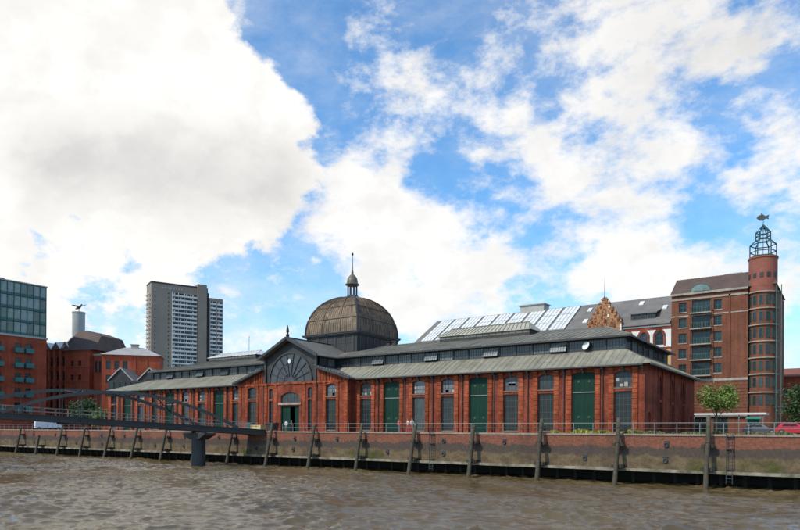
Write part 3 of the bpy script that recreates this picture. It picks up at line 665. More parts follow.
m_ = MB(); m_.box(-CH, CH, PY - .16, PY + .118, 7.62, 7.94); m_.obj('gable_sill', 'brick_light', hall)
for s in (-1, 1): m_ = MB(); m_.box(s * (CH - .2) - .2, s * (CH - .2) + .2, PY - .15, PY + .5, 7.94, gz + .1); m_.obj('gable_post', 'dark', hall)
m_ = MB(); m_.prism([(.28 * math.cos(a), 11.3 + .4 * math.sin(a)) for a in np.linspace(0, 2 * math.pi, 15)[:-1]], PY - .2, PY - .03); m_.obj('gable_clock', 'white', hall)  # small white oval clock on the gable, gives no light
# pavilion roofs
yb = RY - 5.9; yf = PY - .95
for s in (-1, 1):
    pts = [(s * 6.6, yf, 11.88), (s * 6.6, yb, 11.88), (0, yb, 15.05), (0, yf, 15.05)]
    m_ = MB(); m_.slab(pts, .16); m_.obj('gable_roof', 'roof_trim', hall)
    m_ = MB(); m_.bar((s * 6.62, yf - .05, 11.80), (0, yf - .05, 14.98), .12, .42, up=(0, 0, 1)); m_.obj('bargeboard', 'dark', hall)
    m_ = MB(); N_ = 15
    for i in range(N_):
        f = (i + .5) / N_; m_.box(s * 6.6 * (1 - f) - .13, s * 6.6 * (1 - f) + .13, yf - .04, yf + .3, 11.9 + 3.17 * f + .0, 12.08 + 3.17 * f)
    m_.obj('verge_blocks', 'roof_trim', hall)['kind'] = 'stuff'
    pts = [(s * CH, yf + .2, 10.3), (s * CH, CY + .3, 10.3), (s * (PV + .8), CY + .3, 8.12), (s * (PV + .8), yf + .2, 8.12)]
    m_ = MB(); m_.slab(pts, .16); m_.obj('aisle_roof', 'roof_trim', hall)
    m_ = MB(); m_.bar((s * CH, yf + .15, 10.2), (s * (PV + .8), yf + .15, 8.03), .12, .34); m_.obj('bargeboard', 'dark', hall)
    m_ = MB(); N_ = 12
    for i in range(N_):
        f = (i + .5) / N_; xx = s * (CH + (PV + .8 - CH) * f); m_.box(xx - .14, xx + .14, yf + .16, yf + .45, 10.3 - 2.18 * f - .02, 10.48 - 2.18 * f)
    m_.obj('verge_blocks', 'roof_trim', hall)['kind'] = 'stuff'
    m_ = MB(); m_.box(min(s * (CH - .25), s * CH), max(s * (CH - .25), s * CH), PY + .41, yb, 9.9, 11.9); m_.obj('transept_side', 'dark2', hall)
    for i in range(3):
        a, b_ = window_mesh(1.6, 1.3, nx=4, ny=2, fm='dark', gm='glass_pale' if i == 1 else 'glass_shed', fw=.06, bw=.035)
        o = inst('clerestory_window', a, hall, (s * (CH + .07), PY + 1.5 + 1.85 * i, 10.4), s * R(90)); inst('pane', b_, o)
m_ = MB(); m_.lathe([(.22, 15.0), (.3, 15.5), (.12, 15.75), (.24, 16.0), (.2, 16.4), (.03, 17.1)], 8, (0, PY - .6)); m_.obj('gable_finial', 'dark2', hall)
m_ = MB(); m_.bar((0, yf, 15.1), (0, yb, 15.1), .3, .12); m_.obj('ridge_cap', 'dark', hall)

# --- dome
DS = 5.9; DZ = 17.05; DH = 7.3
m_ = MB(); m_.box(-DS + .15, DS - .15, RY - DS + .15, RY + DS - .15, 10.5, 16.55); dr = m_.obj('drum', 'dark2', hall)
for q in range(4):
    a = q * math.pi / 2
    for i in range(5):
        x = -DS + .9 + (2 * DS - 1.8) * (i + .5) / 5
        px_, py_ = x * math.cos(a) + (DS - .1) * math.sin(a), x * math.sin(a) - (DS - .1) * math.cos(a)
        fa, fb = window_mesh(1.7, 1.15, nx=3, ny=2, fm='dark', gm='glass_shed', fw=.08, bw=.05)
        o = inst('drum_window', fa, dr, (px_, RY + py_, 15.15), a); inst('pane', fb, o)
    for i in range(6):
        x = -DS + .9 + (2 * DS - 1.8) * i / 5
        px_, py_ = x * math.cos(a) + (DS - .15) * math.sin(a), x * math.sin(a) - (DS - .15) * math.cos(a)
        m_ = MB(); m_.box(-.12, .12, -.1, .1, 11, 16.5); m_.obj('drum_post', 'dark', dr, (px_, RY + py_, 0), a)
m_ = MB(); e = .5
for z0, z1, e in ((16.551, 16.75, .15), (16.75, 16.95, .4), (16.95, 17.08, .5)): m_.box(-DS - e, DS + e, RY - DS - e, RY + DS + e, z0, z1)
m_.obj('dome_cornice', 'dark', hall)
def dw(p): return DS * math.cos(p) ** .9
def dp(p, f): w_ = dw(p); return Vector((f * w_, -w_, DZ + DH * math.sin(p)))
PH = [R(0), R(20.5), R(41), R(80)]; FC = [-1, -.36, .36, 1]
dome = inst('dome', MB().box(-.9, .9, RY - .9, RY + .9, DZ, DZ + DH * .985).mesh('dome', 'dark'), hall)
for i in range(3):
    for j in range(3):
        m_ = MB(); nu, nv = 6, 6; vs_ = []
        p0, p1 = PH[i], PH[i + 1]
        for b_ in range(nv + 1):
            for a in range(nu + 1): vs_.append(dp(p0 + (p1 - p0) * b_ / nv, FC[j] + (FC[j + 1] - FC[j]) * a / nu))
        m_.add(vs_, [(b_ * (nu + 1) + a, b_ * (nu + 1) + a + 1, (b_ + 1) * (nu + 1) + a + 1, (b_ + 1) * (nu + 1) + a) for b_ in range(nv) for a in range(nu)])
        ns = 8
        for s in range(1, ns):
            f = FC[j] + (FC[j + 1] - FC[j]) * s / ns; pts = [dp(p0 + (p1 - p0) * b_ / 3, f) + Vector((0, -.02, .02)) for b_ in range(4)]
            for u_, v_ in zip(pts[:-1], pts[1:]): m_.bar(u_, v_, .045, .07, up=(0, -1, .5))
        pm_ = m_.mesh('dome_panel', 'copper')
        for q in range(4): inst('dome_panel', pm_, dome, (0, RY, 0), q * math.pi / 2)
def rib(f, r, mt, name):
    m_ = MB(); m_.tube([dp(p, f) + Vector((f * .04 if abs(f) == 1 else 0, -.04, .03)) for p in np.linspace(0, R(80), 16)], r, 6); me_ = m_.mesh(name, mt)
    for q in range(4): inst(name, me_, dome, (0, RY, 0), q * math.pi / 2)
rust = mat('rusty dome rib', (.14, .075, .04), .7, var=.4, vscale=.8)
rib(-1, .16, 'dark', 'hip_rib'); rib(-.36, .095, rust, 'rib'); rib(.36, .095, rust, 'rib')
for p in PH[1:3]:
    m_ = MB(); m_.tube([dp(p, f) + Vector((0, -.05, .03)) for f in np.linspace(-1, 1, 3)], .08, 6); me_ = m_.mesh('ring_bar', rust)
    for q in range(4): inst('ring_bar', me_, dome, (0, RY, 0), q * math.pi / 2)
zt = DZ + DH * math.sin(R(80))
m_ = MB()
m_.lathe([(1.55, zt - .35), (1.5, zt - .05), (1.2, zt + .12), (1.0, zt + .45)], 8, (0, RY), math.pi / 8); ln = m_.obj('lantern', 'dark', hall)
for q in range(8):
    a = q * math.pi / 4 + math.pi / 8; m_ = MB(); m_.tube([(.84 * math.cos(a), RY + .84 * math.sin(a), zt + .4), (.84 * math.cos(a), RY + .84 * math.sin(a), zt + 2.2)], .11, 6); m_.obj('lantern_column', 'dark', ln)
m_ = MB(); m_.lathe([(.95, zt + 2.15), (1.3, zt + 2.35), (1.3, zt + 2.5), (1.0, zt + 2.62), (.98, zt + 3.1), (.85, zt + 3.6), (.5, zt + 4.05), (.22, zt + 4.3), (.2, zt + 4.7), (.1, zt + 5.2), (.05, zt + 7.6), (.02, zt + 7.9)], 16, (0, RY)); m_.obj('lantern_cap', mat('lantern cap metal', (.13, .115, .085), .55, metal=.2, var=.3), ln, smooth=False)
m_ = MB(); m_.lathe([(.02, zt + 7.65), (.16, zt + 7.78), (.2, zt + 7.95), (.16, zt + 8.1), (.02, zt + 8.22)], 10, (0, RY)); m_.obj('spire_ball', 'dark', ln, smooth=True)

# ------------------------------------------------------------------ long slate-roofed building behind the hall
B5 = thing('slate_roofed_building', 'long building behind the hall with slate roof, rows of skylights and red-and-white facade', 'building', (-62, 122, 0))
BL = 54.7; ez = 19.8; rz_ = 26.5; ry = 10.0
wins5 = [(BL - 7.5 + 2.75 * i - .75, BL - 7.5 + 2.75 * i + .75, [(9.0, 11.0, .4), (12.6, 14.6, .3), (15.9, 18.4, .75)]) for i in range(3)]
m_ = MB(); wall(m_, 0, BL, 0, ez, 0, .5, wins5); m_.box(0, .4, .503, 20, 0, ez); m_.box(.4, BL - .05, 19.5, 20, 0, ez); m_.obj('facade', 'cream', B5)
for i in range(3):
    cx_ = BL - 7.5 + 2.75 * i
    for z0, ht, rs in ((9.0, 2.0, .4), (12.6, 2.0, .3), (15.9, 2.5, .75)):
        window(B5, cx_, .2, z0, 1.5, ht, rise=rs, nx=2, ny=3, fm='frame')
        m_ = MB(); ap = arch_pts(cx_ - .78, cx_ + .78, z0 + ht - rs, rs + .03, 8)
        for p, q in zip(ap[:-1], ap[1:]):
            sc2 = 1.42; e0 = (cx_ + (q[0] - cx_) * sc2, z0 + ht - rs + (q[1] - z0 - ht + rs) * 1.5 + .12); e1 = (cx_ + (p[0] - cx_) * sc2, z0 + ht - rs + (p[1] - z0 - ht + rs) * 1.5 + .12)
            m_.prism([(q[0], q[1]), (p[0], p[1]), e1, e0], -.09, .02)
        for s in (-1, 1): m_.box(cx_ + s * .94 - .16, cx_ + s * .94 + .16, -.08, .02, z0 - .1, z0 + ht - rs)
        m_.obj('window_surround', 'brick', B5)
for z0, z1, e, mt in ((18.75, 19.2, .1, 'brick'), (19.2, 19.5, .22, 'cream'), (19.5, 19.85, .4, 'brick'), (15.1, 15.5, .08, 'brick'), (11.9, 12.2, .08, 'brick')):
    m_ = MB(); m_.box(0, BL - .02, -e, .01, z0, z1); m_.obj('cornice', mt, B5)
m_ = MB(); m_.box(BL - 1.15, BL - .1, -.14, -.001, 6, 15.1); m_.obj('ochre_bay', 'ochre', B5)
tilt = math.atan2(rz_ - ez, ry + .6)
for s in (0, 1):
    pts = [(-.3, -.6, ez), (BL - .06, -.6, ez), (BL - .06, ry, rz_), (-.3, ry, rz_)] if s == 0 else [(BL - .06, 20.6, ez), (-.3, 20.6, ez), (-.3, ry, rz_), (BL - .06, ry, rz_)]
    m_ = MB(); m_.slab(pts, .2); m_.obj('roof', 'slate', B5)
m_ = MB(); m_.prism([(.02, ez), (20, ez), (ry, rz_ - .22)], 0, .3); m_.obj('gable_wall', 'brick_dark', B5, (.3, 0, 0), R(90))
def onroof(x, f, up=.0): return (x, -.6 + (ry + .6) * f - up * math.sin(tilt), ez + (rz_ - ez) * f + up * math.cos(tilt))
# skylights
x = 1.2; n5 = 9; swd = (35.2 - 1.2) / n5
for i in range(n5):
    a, b_ = x + swd * i + .22, x + swd * (i + 1) - .22
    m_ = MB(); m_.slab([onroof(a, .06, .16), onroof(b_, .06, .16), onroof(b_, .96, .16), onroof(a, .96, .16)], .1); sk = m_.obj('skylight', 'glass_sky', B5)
    m_ = MB()
    for f in (0, .25, .5, .75, 1): xx = a + (b_ - a) * f; m_.bar(onroof(xx, .06, .17), onroof(xx, .96, .17), .05 if f not in (0, 1) else .1, .08)
    for f in (.06, .36, .66, .96): m_.bar(onroof(a, f, .17), onroof(b_, f, .17), .07, .06)
    m_.obj('glazing_bars', 'rail', sk)
    m_ = MB(); m_.bar(onroof(a - .2, .04, .06), onroof(a - .2, .98, .06), .3, .12); m_.obj('lead_strip', 'slate', sk)
m_ = MB(); m_.box(21.5, 27, ry - 1, ry + 2, rz_ - .6, rz_ + 1.05); m_.box(21.2, 27.3, ry - 1.3, ry + 2.3, rz_ + 1.05, rz_ + 1.25); m_.obj('rooftop_box', 'leadgrey', B5)
for xx, f in ((38.3, .3), (37.6, .75), (47.6, .8), (52.5, .55), (39.5, .55)):
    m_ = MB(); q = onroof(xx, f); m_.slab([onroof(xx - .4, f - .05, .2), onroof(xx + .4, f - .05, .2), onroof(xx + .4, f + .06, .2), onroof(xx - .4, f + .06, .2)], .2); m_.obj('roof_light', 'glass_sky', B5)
# shed dormer
m_ = MB(); m_.box(47.3, 51.7, 1.4, 4.2, 20.6, 22.15); dmr = m_.obj('dormer', 'dark2', B5)
m_ = MB(); m_.slab([(47.0, 1.1, 22.2), (52.0, 1.1, 22.2), (52.0, 5, 23.4), (47.0, 5, 23.4)], .18); m_.obj('dormer_roof', 'slate', dmr)
for i in range(3): window(dmr, 48.2 + 1.3 * i, 1.3, 21.05, 1.05, .95, nx=2, ny=1)
# stepped ornamental gable
gx0 = 43.0
steps = [(3.2, 18.6, 20.6), (2.75, 20.6, 21.5), (2.2, 21.5, 22.4), (1.65, 22.4, 23.3), (1.1, 23.3, 24.2), (.55, 24.2, 24.9)]
m_ = MB()
for hw, z0, z1 in steps: m_.box(gx0 - hw, gx0 + hw, -.75, -.2, z0, z1)
gbl = m_.obj('stepped_gable', 'terracotta', B5)
for hw, z0, z1 in steps:
    for s in (-1, 1):
        m_ = MB(); m_.box(gx0 + s * (hw - .22) - .28, gx0 + s * (hw - .22) + .28, -.85, -.12, z1 + .004, z1 + .2); m_.lathe([(.2, z1 + .2), (.22, z1 + .35), (.08, z1 + .5), (.02, z1 + .62)], 6, (gx0 + s * (hw - .22), -.48)); m_.obj('gable_cap', 'terracotta', gbl)
    for q in range(int(hw * 2)):
        xq = gx0 - hw + .45 + q * (2 * hw - .6) / max(1, int(hw * 2) - 1) if hw > .6 else gx0 + .2; m_ = MB(); m_.box(xq - .17, xq + .17, -.86, -.74, z0 + .1, z1 - .25 - .2 * (q % 2)); m_.obj('gable_ornament', ('terracotta', 'brick', 'cream', 'brick_dark', 'terracotta', 'brick')[(q * 5 + int(z0 * 3)) % 6], gbl)
for cxx, z0, wd, ht in ((0, 19.8, 1.0, 1.7), (-1.6, 19.8, .8, 1.4), (1.6, 19.8, .8, 1.4), (0, 22.0, .8, 1.3)): window(gbl, gx0 + cxx, -.8, z0, wd, ht, rise=.3, nx=2, ny=2, fm='brick_dark')
m_ = MB(); m_.slab([(gx0 - 2.8, -.3, 21.4), (gx0, -.3, 24.2), (gx0, 6.6, 24.2), (gx0 - 2.8, 2.4, 21.4)], .1); m_.slab([(gx0, -.3, 24.2), (gx0 + 2.8, -.3, 21.4), (gx0 + 2.8, 2.4, 21.4), (gx0, 6.6, 24.2)], .1); m_.obj('gable_roof', 'slate', gbl)
m_ = MB(); m_.lathe([(.3, 24.9), (.35, 25.2), (.15, 25.5), (.09, 25.8), (.05, 28.4), (.02, 29.2)], 8, (gx0, -.48)); m_.obj('spire', 'dark2', gbl)

# ------------------------------------------------------------------ brown brick building with round tower
B6 = thing('brick_tower_building', 'tall brown brick building with round corner tower topped by a green steel lantern', 'building', (-7.25, 122, 0))
BW = 12.1; rows6 = [22.2 - 2.72 * i for i in range(5)]
cols6 = [(1.2, 2.5, [(z - .85, z + .85, 0) for z in rows6[::-1]]), (3.4, 6.35, [(z - 1.15, z + 1.05, 0) for z in rows6[::-1]]), (6.8, 8.1, [(z - .85, z + .85, 0) for z in rows6[::-1]]),
        ]
m_ = MB(); wall(m_, 0, BW, 0, 24.3, 0, .5, cols6); m_.box(0, .5, .503, 16, 0, 24.3); m_.box(.5, BW + 4, 15.5, 16, 0, 24.3); m_.box(BW + 3.5, BW + 4, 3.2, 15.5, 0, 24.3); m_.obj('facade', 'brick_dark', B6)
m_ = MB(); m_.box(.6, BW + 3.4, 1.6, 15.4, 0, 24.2); m_.obj('core', 'dark2', B6)
for z in rows6:
    for x in (1.85, 7.45): window(B6, x, .2, z - .85, 1.3, 1.7, nx=2, ny=2, fm='greenframe', fw=.1, bw=.07); m_ = MB(); m_.box(x - .75, x + .75, -.1, .19, z - .99, z - .852); m_.obj('sill', 'stone', B6)
    window(B6, 4.875, .25, z - 1.15, 2.95, 2.2, nx=4, ny=2, fm='greenframe', fw=.12, bw=.08, name='balcony_window')
    m_ = MB(); m_.prism([(3.2, 0), (6.55, 0), (6.55, -.18), (3.2, -.18)][::-1], -.95, .2); bal = m_.obj('balcony', 'stone', B6, (0, 0, z - 1.2))
    m_ = MB()
    for x in np.linspace(3.25, 6.5, 14): m_.box(x - .02, x + .02, -.93, -.89, 0, .95)
    m_.box(3.22, 6.53, -.94, -.88, .95, 1.0); m_.box(3.22, 6.53, -.94, -.88, .05, .09)
    for x in (3.24, 6.49): m_.box(x - .03, x + .03, -.88, 0, .93, .99)
    m_.obj('balcony_rail', 'greenframe', bal)
for s in (3.0, 6.7, 9.3):
    m_ = MB(); m_.box(s - .16, s + .16, -.12, .003, 9.6, 22.7 if s < 9 else 24.3); m_.obj('pilaster', 'brick_dark', B6)
for z0, z1, e in ((9.1, 9.5, .14), (23.45, 23.75, .12), (24.3, 24.65, .35), (20.55, 20.75, .06), (3.0, 3.5, .5)):
    m_ = MB(); m_.box(-.05, BW, -e, .01, z0, z1); m_.obj('band', 'stone', B6)
m_ = MB()
for z in np.arange(3.9, 9.0, .55): m_.box(.02, BW - .02, -.05, .003, z, z + .38)
m_.obj('rustication', 'brick_dark', B6)
for x in (2.0, 5.0, 8.0): window(B6, x, -.12, .3, 2.2, 2.5, nx=2, ny=2, fm='greenframe', name='shopfront')
# mansard
m_ = MB(); z0, z1 = 24.66, 27.45
m_.add([(-.2, -.2, z0), (BW + 4.2, -.2, z0), (BW + 4.2, 16.2, z0), (-.2, 16.2, z0), (.55, 1.5, z1), (BW + 3, 1.5, z1), (BW + 3, 14, z1), (.55, 14, z1)], [(0, 3, 2, 1), (4, 5, 6, 7), (0, 1, 5, 4), (1, 2, 6, 5), (2, 3, 7, 6), (3, 0, 4, 7)])
m_.obj('mansard_roof', 'tiles_dark', B6)
m_ = MB(); m_.prism([(4.75 + 1.75 * math.cos(a), 24.7 + 1.35 * math.sin(a)) for a in np.linspace(0, math.pi, 14)], -.15, 1.4); em = m_.obj('eyebrow_dormer', 'greenframe', B6)
m_ = MB(); m_.prism([(4.75 + 1.5 * math.cos(a), 24.8 + 1.1 * math.sin(a)) for a in np.linspace(0, math.pi, 14)], -.2, -.152); m_.obj('pane', 'glass_green', em)
m_ = MB(); m_.box(8.0, 10.8, 3, 5, z1, z1 + .45); m_.obj('roof_plant', 'leadgrey', B6)
# round tower
TX, TY, TR = 14.1, 1.35, 2.12
m_ = MB(); m_.lathe([(TR - .08, 0), (TR - .08, 23.6)], 32, (TX, TY)); m_.obj('tower_core', 'brick_dark', B6)
m_ = MB(); m_.lathe([(TR, 23.6), (TR, 24.4), (TR + .02, 24.45), (TR + .02, 29.1), (TR + .14, 29.15), (TR + .14, 29.4), (TR - .2, 29.45)], 32, (TX, TY)); m_.obj('tower_drum', mat('tower red brick', (.30, .075, .045), .8, var=.15, brick=(.26, .15, .11)), B6)
for a in (-150, -118, -90, -62, -30):
    aa = R(a); m_ = MB(); m_.box(-.28, .28, -.06, .1, 0, .75); m_.obj('tower_slot', 'dark', B6, (TX + (TR + .03) * math.cos(aa), TY + (TR + .03) * math.sin(aa), 25.9), aa + math.pi / 2)
for z in [23.5 - 2.72 * i for i in range(6)] + [6.9]:
    m_ = MB(); m_.lathe([(TR - .2, z - .09), (TR + .2, z - .09), (TR + .2, z + .09), (TR - .2, z + .09)], 28, (TX, TY)); m_.obj('tower_ring', 'stone', B6)
    for a in (-175, -147, -119, -91, -63, -35, -7):
        aa = R(a); fa, fb = window_mesh(.62, 1.55, nx=1, ny=2, fm='greenframe', fw=.08, bw=.06, gm='glass_grey')
        o = inst('tower_window', fa, B6, (TX + (TR - .02) * math.cos(aa), TY + (TR - .02) * math.sin(aa), z - 2.1), aa + math.pi / 2); inst('pane', fb, o)
m_ = MB()
for x, y in ((TX + 2.1, TY - 1.3), (TX + 2.75, TY - .6)): m_.box(x - .06, x + .06, y - .06, y + .06, 0, 24.6)
for z in [23.5 - 2.72 * i for i in range(8)]: m_.bar((TX + 2.1, TY - 1.3, z), (TX + 2.75, TY - .6, z), .1, .14); m_.bar((TX + 1.7, TY - .9, z), (TX + 2.1, TY - 1.3, z), .1, .1)
m_.obj('steel_mast_frame', mat('turquoise steel', (.03, .10, .085), .5), B6)
# lantern of green steel
LN = MB(); n8 = 6; an = [2 * math.pi * i / n8 + .2 for i in range(n8)]
def ringf(r, z, th): LN.tube([(TX + r * math.cos(a), TY + r * math.sin(a), z) for a in an + [an[0]]], th, 6, cap=False)
for a in an:
    c, s = math.cos(a), math.sin(a)
    LN.tube([(TX + 1.95 * c, TY + 1.95 * s, 29.4), (TX + 1.95 * c, TY + 1.95 * s, 31.6), (TX + 1.08 * c, TY + 1.08 * s, 32.4), (TX + 1.08 * c, TY + 1.08 * s, 33.7), (TX, TY, 35.0)], .1, 6)
for r, z in ((1.95, 30.4), (1.95, 31.6), (1.95, 29.6), (1.08, 32.4), (1.08, 33.05), (1.08, 33.7), (.5, 34.4)): ringf(r, z, .085)
LNo = LN.obj('tower_lantern', 'greenframe', B6)
fin = MB(); fin.tube([(TX, TY, 29.4), (TX, TY, 36.0)], .05, 6); fin.obj('lantern_pole', 'greenframe', LNo)
fs = MB()   # fish-shaped vane
fs.prism([(TX - 1.0, 36.25), (TX - .65, 35.85), (TX - .15, 35.7), (TX + .35, 36.0), (TX + .8, 35.8), (TX + .72, 36.15), (TX + .85, 36.5), (TX + .35, 36.35), (TX + .05, 36.6), (TX - .3, 37.0), (TX - .35, 36.68), (TX - .7, 36.6)], TY - .12, TY + .12); fs.obj('fish_vane', 'dark', LNo)

# far right building
B7 = thing('low_brick_building', 'low red brick building with flat eaves beyond the trees at far right', 'building', (6.5, 150, 0))
m_ = MB(); wall(m_, 0, 26, 0, 11.6, 0, .5, [(1 + 2.4 * i, 2.4 + 2.4 * i, [(z, z + 1.6, 0) for z in (1.0, 4.2, 7.4)]) for i in range(10)]); m_.box(0, .5, .503, 12, 0, 11.6); m_.obj('facade', 'brick_red', B7)
for i in range(10):
    for z in (1.0, 4.2, 7.4): window(B7, 1.7 + 2.4 * i, .2, z, 1.4, 1.6, nx=2, ny=2, fm='whiteframe')
m_ = MB(); m_.slab([(-.5, -.6, 11.6), (26.5, -.6, 11.6), (26.5, 6, 13.6), (-.5, 6, 13.6)], .25); m_.slab([(26.5, 12.6, 11.6), (-.5, 12.6, 11.6), (-.5, 6, 13.6), (26.5, 6, 13.6)], .25); m_.obj('roof', mat('red roof tiles', (.22, .07, .045), .8, var=.25), B7)

# ------------------------------------------------------------------ high-rise far behind
HR = thing('apartment_tower', 'brown grey high-rise apartment tower with pale stacked balconies behind the hall', 'building', (-363, 257.7, 0), math.atan2(.9275, .374))
m_ = MB(); m_.box(0, 30.4, .0, 14, 0, 98.8); m_.obj('main_slab', 'cladding', HR)
m_ = MB(); m_.box(30.4, 36.6, -1.2, 12, 0, 100.6); m_.obj('lift_shaft', 'cladding', HR)
m_ = MB(); m_.box(36.6, 38.6, .8, 12, 0, 95.5); m_.box(37.0, 38.2, 2, 8, 95.5, 99); m_.obj('link', 'dark2', HR)
m_ = MB(); m_.box(38.6, 48.2, -.2, 12.5, 0, 92.2); m_.obj('side_slab', 'cladding', HR)
FH = 2.86; fl = [90.4 - FH * i for i in range(23)]
BAL = MB(); BAL.box(-2.05, 2.05, -1.0, -.9, .1, 1.05); BAL.box(-2.05, 2.05, -1.0, 0, -.05, .1); BAL.box(-2.06, -1.96, -.9, 0, .1, 2.7); BALm = BAL.mesh('balcony', 'balcony')
BGL = MB(); BGL.box(-1.9, 1.9, -.04, 0, .15, 2.4); BGLm = BGL.mesh('balcony_window', 'glass')
BBL = MB(); BBL.box(-.9, -.1, -.07, -.042, .9, 2.3); BBLm = BBL.mesh('curtain', 'balcony')
SWD = MB(); SWD.box(-.55, .55, -.08, 0, .9, 2.3); SWm = SWD.mesh('small_window', 'whiteframe'); SWG = MB(); SWG.box(-.45, .45, -.1, -.082, 1.0, 2.2); SWGm = SWG.mesh('pane', 'glass')
EBL = MB(); EBL.box(-1.4, 1.4, 0, .12, 0, 1.1); EBL.box(-1.4, 1.4, 0, 1.4, -.12, 0); EBLm = EBL.mesh('end_balcony', 'white')
for i, z in enumerate(fl):
    for j in range(4):
        x = 15.5 + 4.12 * j; o = inst('balcony', BALm, HR, (x, 0, z)); inst('balcony_window', BGLm, o)
        if (i * 3 + j * 5) % 4 != 1: inst('curtain', BBLm, o)
    for x in (2.4, 11.2): o = inst('small_window', SWm, HR, (x, 0, z)); inst('pane', SWGm, o)
    if z < 89:
        for j in range(2): o = inst('balcony', BALm, HR, (41.2 + 4.6 * j, -.2, z)); inst('balcony_window', BGLm, o); inst('curtain', BBLm, o) if (i + j) % 3 else None
    for y in (3.2, 9.8):
        o = inst('end_balcony', EBLm, HR, (-1.4, y, z), R(-90)); 
m_ = MB(); m_.box(-.15, 30.45, -.15, 14.1, 97.9, 98.95); m_.obj('parapet', 'dark2', HR)
for i, (x, wd) in enumerate(((7.0, 1.2), (8.8, 1.0), (10.4, 1.5), (12.4, .9), (13.9, 1.3), (15.8, 1.1), (17.5, 1.4), (19.5, .9))):
    m_ = MB(); m_.box(x, x + wd, -.2, -.002, 94.9, 96.1 + .2 * (i % 2)); m_.obj('sign_letter', 'leadgrey', HR)

# ------------------------------------------------------------------ buildings at the left edge
B1 = thing('glass_topped_building', 'building at the left edge with green glass upper floors over red brick', 'building', (-152, 69, 0), R(90))
cols1 = [(x - .75, x + .75, [(z, z + 2.2, 0) for z in np.arange(4.6, 20, 3.7)]) for x in (1.8, 4.4, 9.0, 11.5)]
m_ = MB(); wall(m_, 0, 16, 0, 23.2, 0, .5, cols1); m_.box(0, .5, .503, 22, 0, 23.2); m_.box(15.5, 16, .503, 22, 0, 23.2); m_.obj('brick_base', 'brick_red', B1)
m_ = MB(); m_.box(.55, 15.45, 1.2, 21.5, 0, 36.4); m_.obj('core', 'dark2', B1)
for x in (1.8, 4.4, 9.0, 11.5):
    for z in np.arange(4.6, 20, 3.7):
        window(B1, x, .2, float(z), 1.5, 2.2, nx=2, ny=1, fm='teal')
        m_ = MB(); m_.box(x - 1, x + 1, -1.0, .0, z - .2, z - .05); bo = m_.obj('balcony', 'teal', B1)
        m_ = MB(); m_.box(x - 1, x + 1, -1.02, -.96, z - .04, z + .95); m_.box(x - 1, x - .95, -.96, 0, z - .04, z + .95); m_.box(x + .95, x + 1, -.96, 0, z - .04, z + .95); m_.obj('balcony_front', 'teal', bo)
m_ = MB(); m_.box(-.2, 16.2, -.25, 22, 23.2, 23.7); m_.obj('band', 'leadgrey', B1)
gp1, gp2 = MB(), MB()
gp1.box(.04, 1.53, 0, .06, .6, 3.1); gp1m = gp1.mesh('glass_panel', 'glass_green'); gp2.box(.04, 1.53, 0, .06, .6, 3.1); gp2m = gp2.mesh('glass_panel', mat('glass with pale blinds', (.20, .26, .25), .12, var=.3))
sp1 = MB(); sp1.box(.04, 1.53, .01, .07, 0, .56); sp1m = sp1.mesh('spandrel', 'teal')
for i in range(4):
    for j in range(10):
        inst('glass_panel', gp2m if (i * 7 + j * 3) % 5 in (0, 3) else gp1m, B1, (.15 + 1.57 * j, .1, 23.72 + 3.25 * i)); inst('spandrel', sp1m, B1, (.15 + 1.57 * j, .1, 23.72 + 3.25 * i))
m_ = MB()
for j in range(11): m_.box(.15 + 1.57 * j - .05, .15 + 1.57 * j + .05, -.05, .2, 23.7, 36.7)
for i in range(5): m_.box(.1, 15.9, -.03, .2, 23.66 + 3.25 * i, 23.78 + 3.25 * i)
m_.obj('mullions', 'greenframe', B1)
for xx in (0.02, 15.9): m_ = MB(); m_.box(xx, xx + .1, .25, 21.5, 23.7, 36.7); m_.obj('side_glazing', 'glass_green', B1)
m_ = MB(); m_.box(-.1, 16.1, -.15, 22, 36.72, 37.0); m_.obj('roof_slab', 'leadgrey', B1)
m_ = MB(); m_.box(3, 8, 5, 12, 37.0, 38.3); m_.obj('roof_plant', 'leadgrey', B1)

def camloc(px, Z): return CAM + FW * Z + RT * ((px - 400) / FPX * Z)
S2 = 178 / FPX
c = camloc(67.5, 178); B2 = thing('round_stack_building', 'red brick building with jagged dark roof and pale round stack topped by a bird', 'building', (c.x, c.y, 0), YAW - R(18))
colsL = [(x - .55, x + .55, [(z, z + 2.6, .3) for z in (5.5, 9.6, 13.7, 17.6)]) for x in (-8.2, -6.4, -4.3, -2.2)]
m_ = MB(); wall(m_, -9.6, -.4, 0, 22.2, .8, 1.3, colsL); wall(m_, -.4, 7.4, 0, 21.7, 0, .5, [(x - .6, x + .6, [(z, z + 1.5, 0) for z in (5.6, 9.7, 13.6, 17.4)]) for x in (1.4, 4.0)])
m_.box(-.9, -.4, .0, .8, 0, 22.2); m_.box(-9.6, -9.1, 1.303, 14, 0, 22.2); m_.box(6.9, 7.4, .503, 14, 0, 21.7); m_.obj('facade', 'brick_red', B2)
m_ = MB(); m_.box(7.4, 12, 1.5, 13, 0, 20.3); m_.obj('side_wing', 'brick_red', B2)
for x in (8.3, 9.6, 10.9): window(B2, x, 1.38, 15.6, .7, 3.2, nx=1, ny=3)
m_ = MB(); m_.box(7.2, 12.2, 1.2, 13.2, 20.3, 20.7); m_.obj('side_roof', 'leadgrey', B2)
for x in (-8.2, -6.4, -4.3, -2.2):
    for z in (5.5, 9.6, 13.7, 17.6): window(B2, x, 1.0, z, 1.1, 2.6, rise=.3, nx=2, ny=3)
for x in (1.4, 4.0):
    for z in (5.6, 9.7, 13.6, 17.4): window(B2, x, .2, z, 1.2, 1.5, nx=2, ny=2, fm='brick_red', gm='glass')
